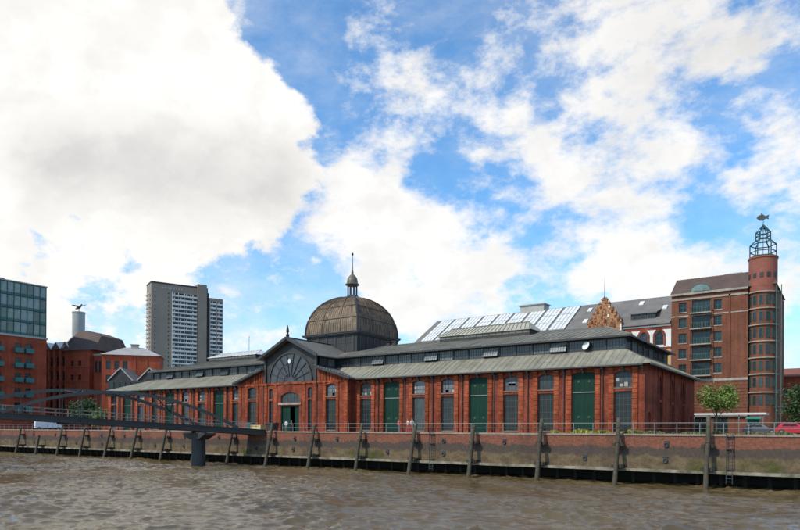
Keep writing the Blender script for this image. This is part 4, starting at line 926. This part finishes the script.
for x in (-9.3, -7.3, -5.35, -3.25, -1.2): m_ = MB(); m_.box(x - .28, x + .28, .35, .803, 0, 22.0); m_.obj('buttress', mat('weathered orange brick', (.34, .10, .05), .85, var=.3) if x == -9.3 else bpy.data.materials['weathered orange brick'], B2)
for z in (8.8, 12.9, 16.9, 21.2): m_ = MB(); m_.box(-.42, 7.5, -.1, .003, z, z + .22); m_.obj('band', 'brick_dark', B2)
for i, x in enumerate((-7.9, -4.6, -1.4)):
    m_ = MB(); m_.prism([(x - 1.7, 22.2), (x + 1.7, 22.2), (x, 24.2)], .4, 6); zg = m_.obj('zigzag_gable', 'slate', B2)
    for s in (-1, 1): m_ = MB(); m_.slab([(x + s * 1.75, .2, 22.25), (x + s * 1.75, 6, 22.25), (x, 6, 24.32), (x, .2, 24.32)], .08); m_.obj('glass_slope', 'glass_sky', zg)
m_ = MB(); m_.box(-9.6, -3, 6, 13.5, 22.2, 25.2); m_.obj('rear_roof', 'slate', B2)
m_ = MB(); m_.add([(-2.0, -.3, 21.7), (9.2, -.3, 21.7), (9.2, 13.5, 21.7), (-2, 13.5, 21.7), (.6, 3.0, 27.6), (3.8, 3.0, 27.5), (3.8, 11, 27.4), (.6, 11, 27.5), (8.6, 3.0, 25.9), (8.6, 11, 25.8)],
    [(0, 3, 2, 1), (4, 5, 6, 7), (5, 8, 9, 6), (0, 1, 8, 5, 4), (1, 2, 9, 8), (2, 3, 7, 6, 9), (3, 0, 4, 7)]); m_.obj('dark_roof', 'tiles_dark', B2)
m_ = MB(); m_.slab([(-2.2, -.1, 22.5), (-.2, 1.4, 25.6), (-.2, 5, 25.6), (-2.2, 5, 22.5)], .1); m_.obj('glass_slope', 'glass_sky', B2)
m_ = MB(); m_.lathe([(1.65, 20), (1.65, 32.6), (1.75, 32.65), (1.75, 33.0), (.3, 33.1)], 24, (-.3, 4)); m_.obj('round_stack', 'roundwhite', B2, smooth=False)
bd = MB()
bd.tube([(-1.5, 4, 33.9), (-.9, 4, 34.1), (-.2, 4, 34.3), (.5, 4, 34.8), (.9, 4, 35.3)], [.05, .28, .38, .25, .06], 8); bd.tube([(-.2, 4, 33.1), (-.2, 4, 34.2)], .09, 6)
bd.add([(-.5, 4, 34.4), (.3, 4, 34.7), (-1.3, 3.2, 35.0), (-1.7, 2.6, 34.8)], [(0, 1, 2, 3)]); bd.add([(-.5, 4, 34.45), (.3, 4, 34.75), (1.2, 5.4, 35.4), (.5, 5.6, 35.2)], [(0, 1, 2, 3)])
bd.obj('bird_figure', 'dark2', B2)

c = camloc(133, 168); B3 = thing('hip_roofed_building', 'orange brick building with pale hipped roof left of the apartment tower', 'building', (c.x, c.y, 0), YAW + R(14))
m_ = MB(); wall(m_, -7.6, 6.4, 0, 19.4, 0, .5, [(x - .6, x + .6, [(z, z + 2.2, 0) for z in (8.5, 12, 15.6)]) for x in (-6, -4, -2)]); m_.box(5.9, 6.4, .503, 9, 0, 19.4); m_.box(-7.6, -7.1, .503, 9, 0, 19.4); m_.obj('facade', 'brick_red', B3)
for x in (-6, -4, -2):
    for z in (8.5, 12, 15.6): window(B3, x, .2, z, 1.2, 2.2, nx=2, ny=3)
for x in (.4, 3.2): m_ = MB(); m_.box(x - .25, x + .25, -.15, .003, 0, 19.2); m_.obj('pilaster', 'brick_red', B3)
m_ = MB(); m_.add([(-8, -.5, 19.4), (6.9, -.5, 19.4), (6.9, 9.5, 19.4), (-8, 9.5, 19.4), (-2.6, 4.5, 21.9), (2, 4.5, 21.9)], [(0, 3, 2, 1), (0, 1, 5, 4), (1, 2, 5), (2, 3, 4, 5), (3, 0, 4)]); m_.obj('hip_roof', 'leadgrey', B3)
m_ = MB(); m_.box(-1.2, .6, 3.8, 5.2, 21.2, 22.6); m_.box(-1.4, .8, 3.6, 5.4, 22.6, 22.75); m_.obj('chimney', 'leadgrey', B3)
c = camloc(137, 160); B4 = thing('glazed_gable_building', 'low dark building with twin glazed gables behind the left end of the hall', 'building', (c.x, c.y, 0), YAW)
m_ = MB(); m_.box(-7.2, 7, 0, 8, 0, 12.2); m_.obj('body', 'dark2', B4)
for x in np.linspace(-6.4, 6.2, 10): window(B4, float(x), -.13, 9.6, 1.2, 2.3, nx=1, ny=2, fm='dark')
for x in (-4.2, 3.0):
    m_ = MB(); m_.prism([(x - 3.0, 12.2), (x + 3.0, 12.2), (x, 15.3)], .2, 7.5); gb = m_.obj('gable', 'dark2', B4)
    for s in (-1, 1):
        m_ = MB(); m_.slab([(x + s * 3.1, 0, 12.25), (x + s * 3.1, 7.7, 12.25), (x, 7.7, 15.42), (x, 0, 15.42)], .1); m_.obj('glass_slope', 'glass_sky' if s < 0 else 'slate', gb)
        m_ = MB(); m_.bar((x + s * 3.1, -.05, 12.25), (x, -.05, 15.42), .1, .25); m_.obj('bargeboard', 'leadgrey', gb)
m_ = MB(); m_.box(4.2, 11.5, 1.0, 7, 0, 14.2); m_.obj('side_block', 'leadgrey', B4)

# ------------------------------------------------------------------ arched footbridge
b0 = Vector((-55.3, 67.6, 0)); bd_ = Vector((-4.09, -7.24, 0)); TU = bd_.length; bd_.normalize()
FB = thing('arched_footbridge', 'grey steel arched footbridge leaving the quay towards the river at left', 'footbridge', (b0.x, b0.y, 0), math.atan2(bd_.y, bd_.x))
# local x runs outwards over the river, local +y is the side nearest the viewer
BWD = 3.2; LT = 5.6 * TU + 2
def dz(x): return .10 + .5 * max(0, x + .2) / TU
A0, A1 = .42 * TU - .7, 3.9 * TU - .2
SK = 5.0                                    # the two arches are staggered: the bridge ends are skewed
def az(x, o=0.0): s = (x - o - A0) / (A1 - A0); return dz(x) + .15 + 3.75 * 4 * s * (1 - s)
m_ = MB(); m_.slab([(.0, .12, dz(0)), (LT, .12, dz(LT)), (LT, BWD - .12, dz(LT)), (-1.25, BWD - .12, dz(0))], .18); m_.obj('deck', 'concrete_dark', FB)
for y in (0, BWD):
    m_ = MB(); n = 24
    xs0 = -1.2 if y else .15; m_.bar((xs0, y, dz(0) - .28), (LT, y, dz(LT) - .28), .22, .78); m_.bar((xs0, y, dz(0) + .10), (LT, y, dz(LT) + .10), .34, .08); m_.bar((xs0, y, dz(0) - .66), (LT, y, dz(LT) - .66), .34, .07); m_.obj('girder', 'steel_dark', FB)
    m_ = MB(); sk_ = SK if y == 0 else 0.0; pts = [(sk_ + A0 + (A1 - A0) * i / 30, y, az(sk_ + A0 + (A1 - A0) * i / 30, sk_)) for i in range(31)]
    for p, q in zip(pts[:-1], pts[1:]): m_.bar(p, q, .36, .42)
    m_.obj('arch', 'steel', FB)
    for i in range(1, 13):
        x = sk_ + A0 + (A1 - A0) * i / 13; m_ = MB(); m_.tube([(x, y, dz(x)), (x, y, az(x, sk_))], .065, 6); m_.obj('hanger', 'steel', FB)
    for zz_ in (.6, 1.1): m_ = MB(); m_.tube([(0, y, dz(0) + zz_), (LT, y, dz(LT) + zz_)], .03, 6); m_.obj('handrail', 'rail', FB)
    rp = MB(); rp.tube([(0, 0, 0), (0, 0, 1.1)], .03, 5); rp = rp.mesh('rail_post', 'rail'); x = .2
    while x < LT: inst('rail_post', rp, FB, (x, y, dz(x))); x += 1.45
for i in (4, 6, 7, 9):
    x0 = A0 + (A1 - A0) * i / 13; x1 = A0 + (A1 - A0) * (i + 1) / 13; f0 = az(x0, SK); f1 = az(x1, SK)
    m_ = MB(); m_.bar((x0, 0, f0), (x1, BWD, az(x1)), .1, .1); m_.bar((x0, BWD, az(x0)), (x1, 0, f1), .1, .1); m_.bar((x0, 0, f0), (x0, BWD, az(x0)), .12, .12); m_.obj('cross_brace', 'steel', FB)
fbm = MB(); fbm.box(-.075, .075, .11, BWD - .11, -.1, .1); fbm = fbm.mesh('floor_beam', 'steel_dark'); xx = 1.0
while xx < LT: inst('floor_beam', fbm, FB, (xx, 0, dz(xx) - .45)); xx += 2.6
def pier(x, lab):
    cx_, cy_ = b0.x + bd_.x * x, b0.y + bd_.y * x
    off = Vector((-bd_.y, bd_.x, 0)) * BWD / 2
    t_ = thing('bridge_pier', lab, 'pier', (cx_ + off.x, cy_ + off.y, WATER - 2), R(80), 'piers of the footbridge')
    h = dz(x) - .72 - WATER + 2
    m_ = MB(); m_.lathe([(1.0, 0), (.97, h - 1.08)], 16); m_.obj('column', 'concrete_dark', t_, smooth=False)
    m_ = MB(); m_.add([(-.8, -1.2, h - 1.1), (.8, -1.2, h - 1.1), (.8, 1.2, h - 1.1), (-.8, 1.2, h - 1.1), (-.9, -3.3, h - .4), (.9, -3.3, h - .4), (.9, 3.3, h - .4), (-.9, 3.3, h - .4)], [(0, 3, 2, 1), (4, 5, 6, 7), (0, 1, 5, 4), (1, 2, 6, 5), (2, 3, 7, 6), (3, 0, 4, 7)]); m_.box(-.9, .9, -3.3, 3.3, h - .396, h - .16); m_.obj('pier_cap', 'concrete_dark', t_)
    for s in (-1.6, 1.6): m_ = MB(); m_.box(-.3, .3, s - .25, s + .25, h - .16, h + .05); m_.obj('bearing', 'dark', t_)
pier(TU - .2, 'dark concrete pier with flared cap under the near end of the footbridge')
pier(5.2 * TU, 'dark concrete pier under the far left end of the footbridge')

# ------------------------------------------------------------------ trees and plants
def leaf_mat(name, c, c2):
    m = mat(name, c, .6, var=.35, vscale=1.2, fine=6, tint=c2); b = m.node_tree.nodes['Principled BSDF']
    b.inputs['Transmission Weight'].default_value = 0; b.inputs['Subsurface Weight'].default_value = 0
    return m
lm1 = leaf_mat('young tree leaves', (.13, .20, .03), (.20, .24, .055)); lm2 = leaf_mat('dense tree leaves', (.03, .07, .015), (.055, .095, .02))
bark = mat('bark', (.10, .08, .06), .9, var=.3, bump=.4)
def tree(name, label, x, y, h, rad, trunk, n, lm, zc, sq=1.0, seed=1, ls=.16):
    rg = random.Random(seed); t_ = thing(name, label, 'tree', (x, y, 0))
    m_ = MB(); m_.tube([(0, 0, -.1), (.05, .02, h * .3), (-.04, .06, h * .55), (.03, 0, h * .85)], [trunk, trunk * .8, trunk * .55, trunk * .2], 8)
    cl = []
    for i in range(13):
        a = rg.random() * 6.283; z0 = h * (.28 + .45 * rg.random()); e = Vector((math.cos(a) * rad * rg.uniform(.45, .85), math.sin(a) * rad * rg.uniform(.45, .85), zc + sq * rad * rg.uniform(-.65, .8)))
        m_.tube([(0, 0, z0), tuple(Vector((0, 0, z0)).lerp(e, .5) + Vector((0, 0, .15))), tuple(e)], [trunk * .4, trunk * .25, trunk * .08], 5); cl.append(e)
    m_.obj('trunk', bark, t_)
    for i in range(12): cl.append(Vector((rg.gauss(0, .4) * rad, rg.gauss(0, .4) * rad, zc + rg.gauss(0, .4) * rad * sq)))
    vs_, fs_ = [], []
    for i in range(n):
        c_ = rg.choice(cl); p = c_ + Vector((rg.gauss(0, 1), rg.gauss(0, 1), rg.gauss(0, .8))) * rad * .2
        u_ = Vector((rg.gauss(0, 1), rg.gauss(0, 1), rg.gauss(0, .6))).normalized(); v_ = u_.cross(Vector((rg.gauss(0, 1), rg.gauss(0, 1), rg.gauss(0, 1)))).normalized(); s = ls * rg.uniform(.6, 1.3)
        o = len(vs_); vs_ += [p - u_ * s, p + v_ * s * .5, p + u_ * s, p - v_ * s * .5]; fs_.append((o, o + 1, o + 2, o + 3))
    m_ = MB(); m_.add(vs_, fs_); me_ = bpy.data.meshes.new('crown'); me_.from_pydata(m_.v, [], m_.f); me_.materials.append(lm); inst('crown', me_, t_)
tree('young_tree', 'young light green street tree at the right end of the hall', 4.0, 97, 7.0, 2.35, .13, 4600, lm1, 4.7, 1.0, 3, .16)
tree('bushy_tree', 'dense dark green tree at the right edge below the round tower', 14.2, 106, 6.6, 3.1, .2, 7000, lm2, 3.7, .95, 5, .2)
tree('bushy_tree', 'dark green tree cut off by the right edge of the photo', 18.3, 104, 6.4, 3.0, .2, 5000, lm2, 3.6, .9, 8, .2)
tree('leafy_bush', 'green bush behind the footbridge arch at left', -122, 78, 6.6, 3.2, .18, 5000, lm2, 3.9, .9, 11, .24)
tree('leafy_bush', 'lighter green bush right of the dark bush behind the footbridge', -117, 79, 4.6, 2.0, .12, 2500, lm1, 2.8, .9, 12, .22)
# weeds and yellow flowers on the quay edge
def weeds(x0, x1, n, mt, h0, name, lab):
    vs_, fs_ = [], []
    for i in range(n):
        x = random.uniform(x0, x1); hh = h0 * random.uniform(.4, 1) * (.55 + .45 * math.sin(x * 1.7) * math.sin(x * .61 + 2)); y = QF + random.uniform(.55, 1.1)
        a = random.random() * 6.28; dx, dy = math.cos(a) * .09, math.sin(a) * .09; q = random.uniform(-.1, .1); o = len(vs_)
        vs_ += [(x - dx, y - dy, .0), (x + dx, y + dy, .0), (x + q + dx * .7, y + dy, max(.1, hh)), (x + q - dx * .7, y - dy, max(.08, hh) * .9)]; fs_.append((o, o + 1, o + 2, o + 3))
    me_ = bpy.data.meshes.new(name); me_.from_pydata(vs_, [], fs_); me_.materials.append(M[mt] if isinstance(mt, str) else mt); tag(inst(name, me_), lab, 'plants', kind='stuff')
weeds(-8, 2.5, 1300, mat('yellow green flowers', (.36, .31, .05), .7, var=.4, fine=2, tint=(.12, .16, .04)), .62, 'flowering_weeds', 'yellow flowering weeds along the quay edge')
weeds(0, 18, 1600, mat('dry grass', (.22, .20, .08), .8, var=.4, fine=2, tint=(.10, .13, .04)), .42, 'dry_grass', 'dry grass tufts on the quay edge at right')

# ------------------------------------------------------------------ street furniture and vehicles
def bench(x, y): 
    t_ = thing('yellow_box_bench', 'faded yellow plank box on the quay beside the bridge end', 'box', (x, y, 0))
    for i in range(4): m_ = MB(); m_.box(-1.15, 1.15, -.5, -.44, .12 + .2 * i, .3 + .2 * i); m_.obj('plank', 'yellow', t_)
    for i in range(4): m_ = MB(); m_.box(-1.18, 1.18, -.5 + .25 * i, -.27 + .25 * i, .93, .98); m_.obj('plank', 'yellow', t_)
    m_ = MB(); m_.box(-1.12, 1.12, -.43, .45, .05, .92); m_.obj('body', 'yellow', t_)
bench(-57.4, 70.6)
def bin_(x, y, mt, lab, wd=.7, ht=1.25, name='wheeled_bin'):
    t_ = thing(name, lab, 'bin', (x, y, 0))
    m_ = MB(); m_.add([(-wd * .85, -.5, .18), (wd * .85, -.5, .18), (wd * .85, .5, .18), (-wd * .85, .5, .18), (-wd, -.6, ht), (wd, -.6, ht), (wd, .6, ht), (-wd, .6, ht)], [(0, 3, 2, 1), (4, 5, 6, 7), (0, 1, 5, 4), (1, 2, 6, 5), (2, 3, 7, 6), (3, 0, 4, 7)]); m_.box(-wd - .05, wd + .05, -.65, -.6, ht - .12, ht); m_.obj('body', mt, t_)
    m_ = MB(); m_.slab([(-wd - .06, -.68, ht + .06), (wd + .06, -.68, ht + .06), (wd + .06, .0, ht + .2), (-wd - .06, .0, ht + .2)], .05); m_.slab([(-wd - .06, 0, ht + .2), (wd + .06, 0, ht + .2), (wd + .06, .68, ht + .08), (-wd - .06, .68, ht + .08)], .05); m_.obj('lid', mt, t_)
    for sx in (-.7, .7):
        for sy in (-.4, .4): m_ = MB(); m_.tube([(sx * wd - .05, sy, .1), (sx * wd + .05, sy, .1)], .1, 10); m_.obj('wheel', 'rubber', t_)
bin_(-54.0, 70.4, 'dark2', 'large dark waste container on the quay left of the entrance', .85, 1.15, 'waste_container')
bin_(-59.6, 71.0, 'teal', 'small teal waste bin on the quay left of the yellow box', .42, 1.1)

def car(name, label, cat, x, y, rz, paint, L_=4.3, H_=1.45, van=False):
    t_ = thing(name, label, cat, (x, y, 0), rz); W_ = .88
    if van: low = [(-L_ / 2, .35), (L_ / 2, .35), (L_ / 2, .95), (L_ / 2 - .25, 1.15), (L_ / 2 - 1.15, 1.3), (-L_ / 2, 1.3)]; up = [(-L_ / 2 + .02, 1.3), (L_ / 2 - 1.1, 1.3), (L_ / 2 - 1.8, H_ - .1), (L_ / 2 - 2.1, H_), (-L_ / 2 + .1, H_)]
    else: low = [(-L_ / 2, .4), (-L_ / 2 + .15, .25), (L_ / 2 - .1, .25), (L_ / 2, .4), (L_ / 2 - .05, .72), (L_ / 2 - .5, .84), (L_ / 2 - 1.15, .92), (-L_ / 2 + .35, .95), (-L_ / 2 + .02, .85)]; up = [(-L_ / 2 + .4, .94), (L_ / 2 - 1.15, .92), (L_ / 2 - 1.95, H_ - .06), (L_ / 2 - 2.4, H_), (-L_ / 2 + 1.0, H_ - .02), (-L_ / 2 + .7, H_ - .12)]
    m_ = MB(); m_.prism(low, -W_, W_)
    n = len(up); z0 = up[0][1]
    def ins(x, z): return W_ - .02 - (z - z0) / (H_ - z0) * (.06 if van else .2)
    m_.add([(x, -ins(x, z), z) for x, z in up] + [(x, ins(x, z), z) for x, z in up], [tuple(range(n)), tuple(range(2 * n - 1, n - 1, -1))] + [((i + 1) % n, i, n + i, n + (i + 1) % n) for i in range(n)])
    body = m_.obj('body', paint, t_)
    gl_ = MB()
    xs_ = [(up[1][0] - .35, up[2][0] - .1)] if van else [(-L_ / 2 + .95, -L_ / 2 + 1.75), (-L_ / 2 + 1.85, L_ / 2 - 2.05)]
    for s in (-1, 1):
        for a, b_ in xs_:
            za, zb = z0 + .08, H_ - (.35 if van else .14); ya = ins(0, za) + .012; yb2 = ins(0, zb) + .012
            gl_.add([(a - .15, s * ya, za), (b_ + .25, s * ya, za), (b_, s * yb2, zb), (a + .05, s * yb2, zb)], [(0, 1, 2, 3)])
    p, q = up[1], up[2]; dxx = .015
    gl_.add([(p[0] + dxx - .05, -W_ + .15, p[1] + .06), (p[0] + dxx - .05, W_ - .15, p[1] + .06), (q[0] + dxx, W_ - .25, q[1]), (q[0] + dxx, -W_ + .25, q[1])], [(0, 1, 2, 3)])
    gl_.obj('windows', 'glass', t_)
    for sx in (-1, 1):
        for sy in (-1, 1):
            m_ = MB(); xw = sx * (L_ / 2 - .78); m_.tube([(xw, sy * (W_ - .16), .32), (xw, sy * (W_ + .03), .32)], .32, 16); wh = m_.obj('wheel', 'rubber', t_)
            m_ = MB(); m_.tube([(xw, sy * (W_ + .0), .32), (xw, sy * (W_ + .045), .32)], .2, 12); m_.obj('rim', 'rail', wh)
    for sy in (-.6, .6):
        m_ = MB(); m_.box(L_ / 2 - .08, L_ / 2 + .015, sy - .18, sy + .18, .62, .76); m_.obj('headlight', 'glass_sky', t_)
        m_ = MB(); m_.box(-L_ / 2 - .015, -L_ / 2 + .08, sy - .18, sy + .18, .66, .82); m_.obj('tail_light', bpy.data.materials.get('tail light') or mat('tail light', (.3, .01, .01), .3), t_)
car('parked_car', 'red parked car at the right edge behind the quay railing', 'car', 13.4, 92, R(8), mat('red car paint', (.42, .015, .03), .25, var=.03))
car('parked_car', 'dark grey parked car below the round tower', 'car', 9.0, 100, R(2), mat('dark grey car paint', (.06, .06, .075), .25, var=.03))
car('parked_van', 'white delivery van parked on the quay at far left', 'van', -136, 77.5, R(75), mat('white van paint', (.66, .69, .72), .3, var=.04), 5.6, 3.0, True)
# turquoise kiosk stall
t_ = thing('market_kiosk', 'small turquoise kiosk under the white canopy at right', 'kiosk', (7.3, 108, 0))
m_ = MB(); m_.box(-.8, .8, -.6, .6, 0, 1.0); m_.box(-.8, -.72, -.6, .6, 1.0, 2.3); m_.box(.72, .8, -.6, .6, 1.0, 2.3); m_.box(-.72, .72, .52, .6, 1.0, 2.3); m_.obj('cabin', mat('turquoise board', (.03, .22, .18), .5), t_)
m_ = MB(); m_.slab([(-1, -1.0, 2.3), (1, -1.0, 2.3), (1, .8, 2.6), (-1, .8, 2.6)], .08); m_.obj('roof', mat('turquoise roof', (.05, .26, .22), .5), t_)
t_ = thing('canopy', 'long flat white canopy in front of the brown brick building', 'canopy', (-2, 112, 0))
m_ = MB(); m_.box(0, 10.5, 0, 4, 3.0, 3.28); m_.obj('roof', 'white', t_)
for x in (.4, 3.6, 6.8, 10.1): m_ = MB(); m_.tube([(x, .3, 0), (x, .3, 3.0)], .08, 8); m_.obj('post', 'rail', t_)

# ------------------------------------------------------------------ people
def cloth_mat(name, shirt, trous, hair, skin=(.45, .26, .18)):
    m = bpy.data.materials.new(name); m.use_nodes = True; t = m.node_tree; b = t.nodes['Principled BSDF']; b.inputs['Roughness'].default_value = .8
    co = t.nodes.new('ShaderNodeTexCoord'); sp = t.nodes.new('ShaderNodeSeparateXYZ'); t.links.new(co.outputs['Object'], sp.inputs[0])
    dv = t.nodes.new('ShaderNodeMath'); dv.operation = 'DIVIDE'; dv.inputs[1].default_value = 1.8; t.links.new(sp.outputs[2], dv.inputs[0])
    cr = t.nodes.new('ShaderNodeValToRGB'); cr.color_ramp.interpolation = 'CONSTANT'; e = cr.color_ramp.elements
    e[0].position = 0; e[0].color = (.03, .025, .02, 1); e[1].position = .05; e[1].color = (*trous, 1)
    for p, c_ in ((.53, shirt), (.83, skin), (.925, hair)): q = e.new(p); q.color = (*c_, 1)
    t.links.new(dv.outputs[0], cr.inputs[0]); t.links.new(cr.outputs[0], b.inputs['Base Color']); return m
def person(label, x, y, rz, shirt, trous, hair, bend=0.0, sc_=1.0):
    V = []; E = []; Rr = []
    def add(p, r, pa=None):
        V.append(p); Rr.append(r)
        if pa is not None: E.append((pa, len(V) - 1))
        return len(V) - 1
    pel = add((0, 0, .95), (.16, .115)); wa = add((0, .01, 1.1), (.14, .10), pel); ch = add((0, 0, 1.32), (.175, .115), wa); nb = add((0, .0, 1.47), (.08, .07), ch)
    nk = add((0, -.01, 1.53), (.055, .055), nb); hd = add((0, -.02, 1.63), (.085, .1), nk); ht = add((0, -.01, 1.73), (.07, .085), hd); ns = add((0, -.125, 1.62), (.02, .02), hd)
    for s in (-1, 1):
        hp = add((s * .1, 0, .86), (.095, .095), pel); kn = add((s * (.11 + .02), -.03, .48), (.062, .065), hp); an = add((s * .13, .02, .09), (.042, .045), kn); add((s * .15, -.15, .035), (.045, .03), an)
        sh = add((s * .19, 0, 1.41), (.06, .06), ch); el = add((s * .26, .03 - bend * .05, 1.13), (.045, .045), sh); wr = add((s * (.25 - bend * .12), -.06 - bend * .18, .92 + bend * .22), (.032, .032), el)
        d_ = (Vector(V[wr]) - Vector(V[el])).normalized(); pm = add(tuple(Vector(V[wr]) + d_ * .06), (.035, .022), wr)
        for i, (oy, ln_) in enumerate(((-.035, .075), (-.012, .09), (.012, .085), (.034, .065))):
            q = Vector(V[pm]) + d_ * ln_ * .55 + Vector((-.01 * s, oy, 0)); f1 = add(tuple(q), (.009, .009), pm); add(tuple(q + d_ * ln_ * .5 + Vector((-.02 * s, oy * .2, 0))), (.008, .008), f1)
        th = add(tuple(Vector(V[wr]) + d_ * .045 + Vector((0, -.05, 0))), (.011, .011), wr); add(tuple(Vector(V[th]) + d_ * .045 + Vector((0, -.015, 0))), (.009, .009), th)
    me_ = bpy.data.meshes.new('person'); me_.from_pydata(V, E, []); o = inst('person', me_, None, (x, y, 0), rz); o.scale = (sc_,) * 3
    sk = o.modifiers.new('skin', 'SKIN'); sk.use_smooth_shade = True
    lay = me_.skin_vertices[0].data if len(me_.skin_vertices) else None
    if lay is None:
        bm = bmesh.new(); bm.from_mesh(me_); bm.verts.layers.skin.verify(); bm.to_mesh(me_); bm.free(); lay = me_.skin_vertices[0].data
    for i, r in enumerate(Rr): lay[i].radius = r; lay[i].use_root = (i == 0)
    sb = o.modifiers.new('sub', 'SUBSURF'); sb.levels = 1; sb.render_levels = 1
    me_.materials.append(cloth_mat('clothes', shirt, trous, hair)); tag(o, label, 'person', 'people on the quay')
person('person in white top standing left in front of the entrance', -51.6, 71.0, R(20), (.65, .63, .6), (.25, .22, .2), (.08, .05, .03), .3)
person('person in beige jacket standing right in front of the entrance', -50.7, 71.2, R(-60), (.32, .27, .22), (.05, .05, .06), (.05, .03, .02), .8, 1.03)
person('person in red top by the green door, leftmost of three', -29.6, 69.6, R(10), (.5, .06, .05), (.1, .1, .14), (.05, .03, .02), .5, .98)
person('person in pale top between two others by the railing', -28.5, 70.0, R(-30), (.55, .45, .42), (.35, .08, .08), (.12, .08, .04), .9)
person('person in white shirt and red trousers, rightmost by the railing', -27.6, 69.7, R(60), (.68, .66, .64), (.3, .05, .06), (.06, .04, .03), .2, 1.05)
